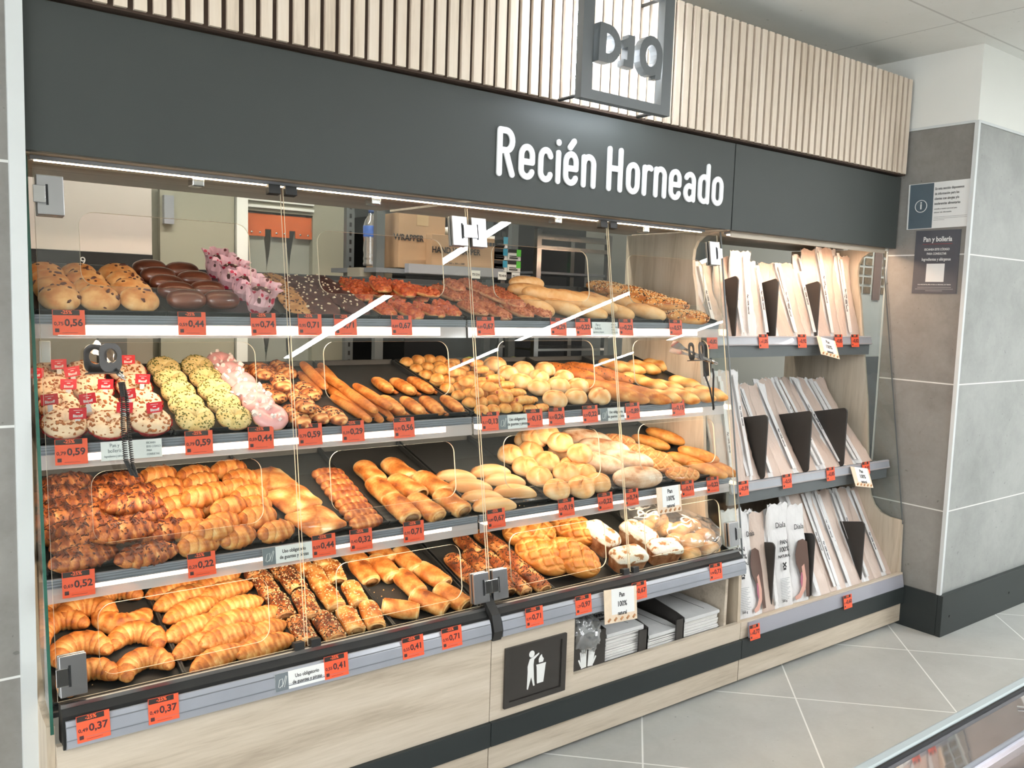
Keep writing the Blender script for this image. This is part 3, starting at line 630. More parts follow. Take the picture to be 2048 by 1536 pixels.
class Food:
    """grows one bun, loaf or pastry as a displaced skin with a 'tone' value per vertex"""
    def __init__(s): s.v = []; s.f = []; s.t = []; s.mi = []; s.sm = []
    def grid(s, P, nu, nv, mi=0, capu=True):
        o = len(s.v)
        for i in range(nu+1):
            for j in range(nv):
                p, t = P(i/nu, j/nv); s.v.append(tuple(p)); s.t.append(t)
        for i in range(nu):
            for j in range(nv):
                s.f.append([o+i*nv+j, o+i*nv+(j+1) % nv, o+(i+1)*nv+(j+1) % nv, o+(i+1)*nv+j]); s.mi.append(mi); s.sm.append(True)
        if capu:
            s.f.append([o+j for j in range(nv)][::-1]); s.f.append([o+nu*nv+j for j in range(nv)]); s.mi += [mi, mi]; s.sm += [True, True]
        return s
    def sweep(s, L, R, sq=.8, arcdeg=0, prof=.5, nu=36, nv=18, disp=None, tone=None, seed=0, namp=.06, nfreq=30, taper=0, mi=0, off=(0, 0, 0), ang=0, open_end=False):
        A = math.radians(arcdeg); ca, sa = math.cos(math.radians(ang)), math.sin(math.radians(ang))
        def P(u, w):
            uu = .004+.992*u; t = (1-math.cos(PI*uu))/2 if not open_end else uu
            if abs(A) > 1e-4:
                rr = L/A; th = (t-.5)*A; cxx, cyy = rr*math.sin(th), rr*(math.cos(th)-1)+rr*(1-math.cos(A/2))*.5; tx, ty = math.cos(th), -math.sin(th)
            else: cxx, cyy, tx, ty = (t-.5)*L, 0, 1, 0
            e = (max(0, 1-abs(2*t-1)**2.4))**prof if not open_end else (1 - .12*abs(2*t-1)**6)
            e *= 1+taper*(t-.5)
            a = 2*PI*w; r = R*max(e, .02)
            d = disp(t, a) if disp else 0
            nn = noise.noise(Vector((t*L*nfreq+seed*7.3, math.cos(a)*1.2, math.sin(a)*1.2+seed)))
            r *= 1 + d + namp*nn
            y = r*math.cos(a); z = r*math.sin(a)*sq; base = R*sq*.92
            z = max(z, -base*.82) + base*.82
            z -= (R*sq)*(1-e)*.25*0
            px, py = cxx - ty*y, cyy + tx*y
            tn = tone(t, a, d, nn) if tone else .35+.25*max(0, math.sin(a))+.5*nn
            return (off[0]+px*ca-py*sa, off[1]+px*sa+py*ca, off[2]+z), tn
        return s.grid(P, nu, nv, mi)
    def dome(s, rx, ry, h, nu=14, nv=30, seed=0, namp=.04, disp=None, tone=None, flat=.35, mi=0, off=(0, 0, 0)):
        def P(u, w):
            a = 2*PI*w; ph = -PI/2 + PI*u; ph = max(min(ph, PI/2-.02), -PI/2+.02)
            c = math.cos(ph)**.75; z = math.sin(ph)
            nn = noise.noise(Vector((math.cos(a)*2*c+seed*3.1, math.sin(a)*2*c, z+seed)))
            k = 1+namp*nn; d = disp(a, ph) if disp else 0
            zz = h*(flat + (1-flat)*z) if z > 0 else h*flat*(1+z)
            tn = tone(a, ph, d, nn) if tone else .3+.35*max(0, z)+.4*nn
            return (off[0]+rx*c*math.cos(a)*k, off[1]+ry*c*math.sin(a)*k, off[2]+zz*(1+d)+namp*nn*h*.3), tn
        return s.grid(P, nu, nv, mi)
    def bits(s, n, size, mi, top=.2, seed=1, xr=None, lift=.3, shape=(1, 1, .6), foot=None):
        """scatter small bits over the upward-facing skin already grown"""
        R = random.Random(seed); base = [i for i in range(len(s.f)) if s.mi[i] == 0 or (foot and s.mi[i] in foot)]
        C_ = []
        for i in base:
            f = s.f[i]
            if len(f) != 4: continue
            a, b, c, d = (Vector(s.v[k]) for k in f); nr = (c-a).cross(d-b); ar = nr.length
            if ar < 1e-9: continue
            nr.normalize(); m = (a+b+c+d)/4
            C_.append((i, m, nr, ar, (a, b, c, d)))
        cen = sum((x[1] for x in C_), Vector())/len(C_)
        C2 = []
        for i, m, nr, ar, q in C_:
            if nr.dot(m-cen) < 0: nr = -nr
            if nr.z > top and (xr is None or xr[0] <= m.x <= xr[1]): C2.append((m, nr, ar, q))
        if not C2: return s
        wts = [x[2] for x in C2]
        for m, nr, ar, q in R.choices(C2, wts, k=n):
            a1, b1 = R.random(), R.random(); p = q[0]*(1-a1)*(1-b1)+q[1]*a1*(1-b1)+q[2]*a1*b1+q[3]*(1-a1)*b1
            sz = size*R.uniform(.6, 1.2); rot = Matrix.Rotation(R.uniform(0, PI), 3, nr) ; t1 = nr.cross(Vector((1, .3, .1))).normalized(); t1 = rot @ t1; t2 = nr.cross(t1)
            hx, hy, hz = sz*shape[0]*R.uniform(.7, 1.3)/2, sz*shape[1]*R.uniform(.7, 1.3)/2, sz*shape[2]/2
            o = len(s.v); p = p + nr*hz*lift
            m_ = 5 if shape[2] < 1 else 4; rr = [R.uniform(.75, 1.25) if m_ == 5 else 1.35 for _ in range(m_)]
            for k in (-1, 1):
                for q_ in range(m_):
                    an = 2*PI*q_/m_; s.v.append(tuple(p + t1*hx*math.cos(an)*rr[q_]*(1 if k < 0 else .72) + t2*hy*math.sin(an)*rr[q_]*(1 if k < 0 else .72) + nr*hz*k)); s.t.append(.5)
            for f in [list(range(m_))[::-1], list(range(m_, 2*m_))] + [(q_, (q_+1) % m_, m_+(q_+1) % m_, m_+q_) for q_ in range(m_)]: s.f.append([o+k for k in f]); s.mi.append(mi); s.sm.append(False)
        return s
    def mesh(s, name, mats):
        me = bpy.data.meshes.new(name); me.from_pydata(s.v, [], s.f)
        for m in mats: me.materials.append(m)
        me.polygons.foreach_set('material_index', s.mi); me.polygons.foreach_set('use_smooth', s.sm)
        at = me.attributes.new('tone', 'FLOAT', 'POINT'); at.data.foreach_set('value', [max(0, min(1, t)) for t in s.t])
        bm = bmesh.new(); bm.from_mesh(me); bmesh.ops.recalc_face_normals(bm, faces=bm.faces); bm.to_mesh(me); bm.free()
        me.update(); return me
def wraps(k, depth, skew=.35):
    # overlapping rolled layers, mirrored about the middle like a croissant
    def d(t, a):
        q = abs(t-.5)*2*k + skew*math.sin(a); fr = q-math.floor(q); return depth*(.6-fr) + .022*math.sin(q*2*PI*4+a)
    return d
def wtone(base=.46, amt=2.4, top=.2):
    return lambda t, a, d, nn: base + amt*d + top*max(0, math.sin(a)) + .35*nn
def slashes(k, depth, ang=.5):
    def d(t, a):
        up = math.sin(a)
        if up < .25: return 0
        q = (t*k + ang*(a-PI/2)/PI) % 1; return -depth*math.exp(-((q-.5)/.07)**2)*(1 if .1 < t < .9 else 0)
    return d
def V(n, fn): return [fn(i) for i in range(n)]
MESH = {}
def reg(kind, me): MESH[kind] = me if isinstance(me, list) else [me]
reg('chip', V(3, lambda i: Food().dome(.050, .047, .048, seed=i, tone=lambda a, p, d, n: .3+.3*max(0, math.sin(p))+.4*n, flat=.42).bits(9, .013, 1, .35, i+3, shape=(1.2, .8, .35)).mesh('chocolate_chip_bun', [C_bread, M_chip])))
reg('choc', V(3, lambda i: Food().sweep(.108, .036, .78, seed=i, prof=.42, namp=.05, nfreq=14).mesh('chocolate_glazed_bun', [C_choc])))
reg('cookie', V(3, lambda i: Food().dome(.046, .046, .016, seed=i, namp=.06, flat=.5).bits(26, .009, 1, .5, i+9, shape=(1.2, .7, .4)).mesh('chocolate_chip_cookie', [C_cookie, M_chip])))
reg('darkcookie', V(3, lambda i: Food().dome(.052, .05, .02, seed=i, namp=.08, flat=.5).bits(9, .009, 1, .5, i+2, shape=(1, .7, .5)).mesh('dark_chocolate_cookie', [C_dark, M_wchip])))
def slab(L_, Wd, H_, seed, tone=.5, rag=.12):
    f = Food()
    def P(u, w):
        a = 2*PI*w; ph = -PI/2+PI*u; c = max(0, math.cos(ph))**.35; z = math.sin(ph)
        ca, sa = math.cos(a), math.sin(a); e = (abs(ca)**3.2+abs(sa)**3.2)**(-1/3.2)
        nn = noise.noise(Vector((ca*c*3+seed*4, sa*c*3, seed))); n2 = noise.noise(Vector((ca*c*9+seed, sa*c*9, 3)))
        x = L_/2*c*e*ca*(1+rag*nn); y = Wd/2*c*e*sa*(1+rag*nn); zz = H_*(.45+.55*z) if z > 0 else H_*.45*(1+z)
        return (x, y, max(0, zz+(H_*.35*n2 if z > .2 else 0))), tone+.5*n2+.2*nn-(.5 if z < .1 else 0)
    return f.grid(P, 14, 34)
reg('pizza', V(3, lambda i: slab(.155, .062, .026, i, .5).bits(46, .011, 0, .2, i, shape=(1.4, .8, .6)).mesh('tomato_ham_pizza_slice', [C_red])))
reg('nutpizza', V(3, lambda i: slab(.165, .064, .028, i+5, .45).bits(60, .010, 0, .2, i+4, shape=(1.5, .6, .6)).mesh('nut_topped_pizza_slice', [C_redn])))
reg('roll', V(3, lambda i: Food().sweep(.17, .036, .84, seed=i, prof=.45, namp=.03, nfreq=9, disp=slashes(1, .06, 1.4), tone=lambda t, a, d, n: .22+.2*max(0, math.sin(a))-3*d+.2*n).mesh('pale_bread_roll', [C_bread])))
reg('seedroll', V(3, lambda i: Food().sweep(.2, .036, .8, seed=i, prof=.45, namp=.08, nfreq=16).bits(230, .0062, 1, .05, i, shape=(1.3, .6, .5)).bits(160, .006, 2, .05, i+7, shape=(1.3, .7, .5)).mesh('seeded_bread_roll', [C_bag, M_sesame, M_seed])))
def torus_food(i, R_, r_, mat, h=.03, base=None):
    f = Food()
    def P(u, w):
        a = 2*PI*u; b = 2*PI*w; nn = noise.noise(Vector((math.cos(a)*3+i, math.sin(a)*3, math.sin(b))))
        rr = R_+r_*math.cos(b)*(1+.06*nn); z = h*(.5+.5*math.sin(b))
        return (rr*math.cos(a), rr*math.sin(a), z*(1+.05*nn)), .35+.3*nn
    f.grid(P, 34, 14, 0, False)
    if base:
        for k, fc in enumerate(f.f):
            if sum(f.v[q][2] for q in fc)/len(fc) < h*.42: f.mi[k] = 1
    return f
reg('pistachio', V(3, lambda i: torus_food(i, .0245, .0245, 0, .038, 1).bits(120, .0052, 2, .2, i, shape=(1.3, .7, .5)).mesh('pistachio_donut', [C_pist, C_bread, M_pistb])))
reg('pink', V(3, lambda i: torus_food(i+4, .0245, .0245, 0, .038, 1).bits(13, .0095, 2, .3, i, shape=(1, 1, 1.1), lift=.8).mesh('pink_iced_donut', [C_pink, C_bread, M_mallow])))
def braid(i, L_=.14, R_=.034):
    f = Food()
    f.sweep(L_, R_*.92, .52, seed=i, nu=60, nv=18, prof=.4, disp=lambda t, a: .08*math.sin(2*PI*(t*6)+2*math.cos(a)), tone=lambda t, a, d, n: .36+2.6*d+.6*n, namp=.12)
    return f.bits(30, .007, 1, .2, i, shape=(1.4, .8, .5))
reg('braid', V(3, lambda i: braid(i).mesh('chocolate_chip_braid', [C_brown, M_chip])))
reg('stick', V(2, lambda i: Food().sweep(.225, .017, .85, seed=i, prof=.22, namp=.05, nfreq=20, nu=30, tone=lambda t, a, d, n: .55+.35*n+.1*math.sin(a)).mesh('long_filled_stick', [C_golden])))
def crimped(i):
    f = Food().sweep(.135, .024, .75, seed=i, prof=.3, namp=.05, nfreq=20, nu=40, disp=lambda t, a: .05*math.sin(t*40) if math.sin(a) > .3 else 0, tone=lambda t, a, d, n: .55+.5*n+1.5*d)
    f.grid(lambda u, w: ((-.066+.132*u, -.022-.007*math.cos(2*PI*w)-.003*math.sin(u*90), .006+.005*math.sin(2*PI*w)), .75), 50, 8)
    return f.mesh('crimped_filled_pastry', [C_golden])
reg('crimped', V(3, crimped))
reg('mini', V(3, lambda i: Food().dome(.0245, .0225, .03, nu=10, nv=18, seed=i, namp=.1, tone=lambda a, p, d, n: .22+.35*max(0, math.sin(p))+.5*n).mesh('mini_filled_roll', [C_breadg])))
def sausage(i, L_=.058, R_=.017, mat=None):
    f = Food().sweep(L_, R_, .85, seed=i, prof=.25, nu=18, nv=14, disp=wraps(2, .12), tone=wtone(.3, 1.6))
    f.sweep(L_*1.12, R_*.55, .9, seed=i+3, prof=.3, nu=10, nv=10, mi=1, off=(0, 0, R_*.35)); return f
reg('sausage', V(3, lambda i: sausage(i).mesh('mini_sausage_roll', [C_breadg, M_meat])))
reg('bun', V(3, lambda i: Food().dome(.040, .036, .052, seed=i, namp=.05, flat=.42, nu=20, nv=44, disp=lambda a, p: -.13*math.exp(-(math.sin(a)*math.cos(p)/.09)**2) if p > .3 else 0, tone=lambda a, p, d, n: .1+.35*max(0, math.sin(p))+.5*n-1.5*d).mesh('small_round_bun', [C_bread])))
reg('baguette', V(2, lambda i: Food().sweep(.30, .040, .75, seed=i, prof=.5, nu=60, nv=20, namp=.05, disp=slashes(3, .14, .9), tone=lambda t, a, d, n: .45+.25*max(0, math.sin(a))+2*d+.35*n).mesh('golden_baguette', [C_bag])))
reg('seedbaguette', V(2, lambda i: Food().sweep(.29, .040, .75, seed=i+5, prof=.5, nu=60, nv=20, namp=.05, disp=slashes(3, .12, .9), tone=lambda t, a, d, n: .75+.35*n+d).bits(90, .005, 1, .2, i, shape=(1, 1, .5)).mesh('dark_golden_baguette', [C_bag, M_seed])))
reg('twist', V(3, lambda i: Food().sweep(.145, .030, .85, seed=i, prof=.5, nu=44, nv=18, namp=.03, disp=lambda t, a: .10*math.sin(2*PI*t*2+a*2), tone=lambda t, a, d, n: .35+2.6*d+.3*n).mesh('twisted_bread_roll', [C_breadg])))
def croi(i, L_, R_, arcd, k, depth, mats, nm, chips=0, prof=.62, sq=.78):
    f = Food().sweep(L_, R_, sq, arcd, prof, 60, 20, wraps(k, depth), wtone(.42, 2.6, .15), i, .13, 34)
    if chips:
        f.bits(chips, .0075, 1, .25, i, (-L_*.36, L_*.02), shape=(1.5, .5, .4)); f.bits(chips//2, .0075, 1, .35, i+3, (L_*.08, L_*.36), shape=(1.5, .5, .4))
    return f.mesh(nm, mats)
reg('chococroissant', V(4, lambda i: croi(i, .165, .036, 24, 3.4, .22, [C_brown, M_chip], 'chocolate_sprinkled_croissant', 60)))
reg('bikini', V(4, lambda i: croi(i+9, .095, .027, 26, 2.4, .2, [C_golden], 'small_filled_croissant', 0, .45, .95)))
def square(i):
    f = Food()
    def P(u, w):
        a = 2*PI*w; ph = -PI/2+PI*u; c = max(0, math.cos(ph))**.3; z = math.sin(ph); ca, sa = math.cos(a), math.sin(a); e = min(1/max(abs(ca), 1e-3), 1/max(abs(sa), 1e-3))*.98
        x, y = .072*c*e*ca, .068*c*e*sa; nn = noise.noise(Vector((x*22+i*5, y*22, 0)))
        fold = .006*math.exp(-((x-y*.6)/.007)**2) if z > .2 else 0
        zz = .03*(.4+.6*z) if z > 0 else .012*(1+z)
        return (x*(1+.05*nn), y*(1+.05*nn), zz*(1-.25*(abs(x)+abs(y))/.14)+fold+.004*nn*(z > 0)), .40+.7*nn+(.25 if fold > .003 else 0)
    return f.grid(P, 22, 52).mesh('square_puff_pastry', [C_golden])
reg('puffsquare', V(3, square))
reg('minibraid', V(3, lambda i: Food().sweep(.095, .021, .8, seed=i, prof=.4, nu=44, nv=14, disp=lambda t, a: .16*abs(math.sin(PI*t*6+.8*math.sin(a)))-.06, tone=lambda t, a, d, n: .45+1.8*d+.35*n).mesh('mini_braided_croissant', [C_brown])))
def napo(i, seeds=None, L_=.105, R_=.034, fill=M_cocoa, nm='rolled_puff_pastry', mat=None, fr=.4):
    f = Food().sweep(L_, R_, .72, seed=i, nu=26, nv=22, namp=.06, open_end=True, disp=lambda t, a: .025*math.sin(t*9+i)+.04*math.sin(a*3)+.02*math.sin(t*60+3*math.sin(a*4)), tone=lambda t, a, d, n: .32+.35*max(0, math.sin(a))+.6*n+1.5*d+(-.2 if abs(t-.5) > .42 else 0))
    for sgn in (-1, 1):
        for rr, tt in ((.84, .2), (.66, .6), (.5, .2)):
            f.grid(lambda u, w, sgn=sgn, rr=rr: ((sgn*(L_/2*.985+.003*(1-u)), R_*rr*(1-.12*u)*math.cos(2*PI*w), R_*.72*.83+R_*.72*rr*(1-.12*u)*math.sin(2*PI*w)*.9), tt), 1, 22)
        f.grid(lambda u, w, sgn=sgn: ((sgn*(L_/2+.001), R_*fr*(1-u*.98)*math.cos(2*PI*w), R_*.6+R_*fr*.7*(1-u*.98)*math.sin(2*PI*w)), .5), 1, 16, 1)
    return f
reg('napolitana', V(3, lambda i: napo(i).mesh('rolled_puff_pastry', [C_golden, M_cocoa])))
def empan(i):
    f = Food()
    def P(u, w):
        a = 2*PI*w; ph = -PI/2+PI*u; c = max(0, math.cos(ph))**.7; z = math.sin(ph)
        x = .068*c*math.cos(a); s_ = math.sin(a); y = (.046 if s_ > 0 else .012)*c*s_ - .012
        nn = noise.noise(Vector((x*25+i*5, y*25, 0))); rim = .003*math.sin(a*26) if (s_ > 0 and c > .85) else 0
        zz = .034*(.25+.75*z) if z > 0 else .0085*(1+z)
        return (x, y+rim, zz*(1+.05*nn)), .3+.35*nn+(.35 if s_ > .1 and c > .8 else 0)
    return f.grid(P, 18, 48).mesh('half_moon_turnover', [C_skin])
reg('empanada', V(3, empan))
reg('kaiser', V(3, lambda i: Food().dome(.043, .041, .058, seed=i, namp=.03, flat=.42, nu=22, nv=60, disp=lambda a, p: (-.15*math.exp(-(math.sin(a*1.5+.6*p)/.2)**2)) if .25 < p < 1.45 else 0, tone=lambda a, p, d, n: .15+.45*max(0, math.sin(p))+.4*n+1.6*d).mesh('scored_round_bun', [C_bread])))
reg('flourloaf', V(3, lambda i: Food().sweep(.185, .044, .75, seed=i, prof=.42, nu=44, nv=20, namp=.07, nfreq=12, disp=slashes(1, .14, 1.2), tone=lambda t, a, d, n: .35+.5*n-2*d).mesh('floured_rustic_loaf', [C_flour])))
def cross(L_, R_, i, mats, nm, kx=4.5, ka=2.5, dep=.24, sq=.75, prof=.42):
    def d(t, a):
        if math.sin(a) < .05: return 0
        g1 = math.exp(-(math.sin(PI*(t*kx+a*ka/PI))/.26)**2); g2 = math.exp(-(math.sin(PI*(t*kx-a*ka/PI))/.26)**2); return -dep*max(g1, g2)
    return Food().sweep(L_, R_, sq, seed=i, prof=prof, nu=84, nv=56, namp=.03, disp=d, tone=lambda t, a, dd, n: .62+1.6*dd+.25*n+.1*math.sin(a)).mesh(nm, mats)
reg('crisscross', V(3, lambda i: cross(.155, .038, i, [C_bread], 'criss_cross_scored_loaf')))
reg('baton', V(3, lambda i: Food().sweep(.175, .030, .85, seed=i, prof=.45, nu=44, nv=18, namp=.04, disp=slashes(2, .1, 1.3), tone=lambda t, a, d, n: .45+.25*max(0, math.sin(a))+2*d+.25*n).mesh('golden_bread_baton', [C_breadg])))
reg('horseshoe', V(3, lambda i: croi(i+3, .215, .034, 215, 4.6, .17, [C_golden], 'horseshoe_croissant', 0, .5, .85)))
reg('croissant', V(4, lambda i: croi(i+6, .17, .031, 16, 5.2, .15, [C_golden], 'straight_butter_croissant', 0, .68, .85)))
reg('seedchoc', V(3, lambda i: napo(i, R_=.032, L_=.115, nm='').bits(170, .0055, 2, .1, i, shape=(1.4, .6, .5)).bits(120, .0055, 3, .1, i+3, shape=(1.3, .7, .5)).mesh('seeded_cocoa_roll', [C_brown, M_cocoa, M_seed, M_sesame])))
reg('seedcream', V(3, lambda i: napo(i, R_=.030, L_=.105).bits(80, .005, 2, .1, i, shape=(1.4, .7, .5)).mesh('sesame_cream_roll', [C_golden, C_bread, M_sesame])))
reg('hampuff', V(3, lambda i: napo(i+2, R_=.031, L_=.098, fill=M_meat).mesh('ham_puff_pastry', [C_golden, M_meat])))
reg('sausageroll', V(3, lambda i: napo(i+5, R_=.026, L_=.10, fr=.62).bits(130, .005, 2, .1, i, shape=(1.4, .6, .5)).mesh('seeded_sausage_roll', [C_brown, M_meat, M_seed])))
reg('bola', V(3, lambda i: cross(.20, .068, i, [C_breadg], 'large_criss_cross_loaf', 3.6, 3, .30, .72, .5)))
def tin(i):
    f = Food()
    def P(u, w):
        a = 2*PI*w; ca, sa = math.cos(a), math.sin(a); e = (abs(ca)**5+abs(sa)**5)**(-.2); nn = noise.noise(Vector((ca*3+i, sa*3, u*3))); n2 = noise.noise(Vector((ca*e*6*(1-u)+i*3, sa*e*9*(1-u), u*2)))
        if u < .5: k = .86+.14*u*2; z = .062*u*2; return (.078*k*e*ca, .045*k*e*sa, z), .75+.3*nn
        q = (u-.5)*2; k = math.cos(q*PI/2)**.45 if q < 1 else .01; k = max(k, .01)
        return (.081*k*e*ca, .048*k*e*sa, .062+.036*math.sin(q*PI/2)*(1+.1*nn)+.003*n2), .35+.5*n2
    f.grid(P, 26, 48)
    for k, fc in enumerate(f.f):
        if sum(f.v[q][2] for q in fc)/len(fc) > .064: f.mi[k] = 1
    return f.mesh('floured_tin_loaf', [C_flour, C_white])
reg('tinloaf', V(3, tin))
reg('baggedbun', V(2, lambda i: Food().sweep(.10, .036, .85, seed=i, prof=.42, namp=.03, disp=slashes(1, .08, 1.2), tone=lambda t, a, d, n: .25+.2*max(0, math.sin(a))+2*d+.2*n).mesh('oval_bread_roll', [C_bread])))
def glazed(i): return torus_food(i+8, .0245, .0245, 0, .032).bits(75, .0072, 1, .25, i, shape=(1.3, .9, .5))
glz = [glazed(i).mesh('cream_topped_donut', [C_cream, M_crumb]) for i in range(3)]
def cupm():
    mb = MB(); n = 36; vs = []; 
    prof = [(.036, 0), (.050, .018), (.0525, .024), (.0505, .019), (.036, .002)]
    for r, z in prof: vs += [((r+(.0012*(-1)**k if z > .01 else 0))*math.cos(2*PI*k/n), (r+(.0012*(-1)**k if z > .01 else 0))*math.sin(2*PI*k/n), z) for k in range(n)]
    fs = [(i*n+k, i*n+(k+1) % n, (i+1)*n+(k+1) % n, (i+1)*n+k) for i in range(4) for k in range(n)] + [list(range(n))]
    return mb.add(vs, fs).mesh('paper_cup', M_cup)
cup_me = cupm()
# muffin in patterned paper
def heart_paper():
    m, nt, out = _new('pink_heart_print_paper'); v = coords(nt)
    vo = N(nt, 'ShaderNodeTexVoronoi'); vo.inputs['Scale'].default_value = 42; L(nt, v, vo.inputs['Vector'])
    vo2 = N(nt, 'ShaderNodeTexVoronoi'); vo2.inputs['Scale'].default_value = 30; L(nt, v, vo2.inputs['Vector'])
    a = math_(nt, 'LESS_THAN', vo.outputs['Distance'], .27); b = math_(nt, 'LESS_THAN', vo2.outputs['Distance'], .16)
    c = mixc(nt, a, srgb(244, 192, 196), srgb(206, 50, 76)); c = mixc(nt, b, c, srgb(104, 46, 44))
    princ(nt, out, c, .45); return m
M_heart = heart_paper()
def muffin_wrap(i):
    mb = MB(); n = 40; vs = []; prof = [(.028, 0), (.038, .03), (.036, .05), (.040, .068), (.048, .08)]
    for q, (r, z) in enumerate(prof):
        for k in range(n):
            w = 1+ (.03+.05*q)*math.sin(k*PI*2/n*7+i) * (.4 if q < 2 else 1) + .06*noise.noise(Vector((k*.9, q, i)))
            vs.append((r*w*math.cos(2*PI*k/n), r*w*math.sin(2*PI*k/n), z*(1+.12*noise.noise(Vector((k*.6, q+5, i))))))
    fs = [(a*n+k, a*n+(k+1) % n, (a+1)*n+(k+1) % n, (a+1)*n+k) for a in range(4) for k in range(n)] + [list(range(n))]
    return mb.add(vs, fs).mesh('heart_print_wrapper', M_heart)
muf_w = [muffin_wrap(i) for i in range(2)]; muf_b = [Food().dome(.034, .034, .05, seed=i, namp=.1, off=(0, 0, .02)).bits(10, .006, 1, .3, i).mesh('chocolate_muffin', [C_dark, M_wchip]) for i in range(2)]

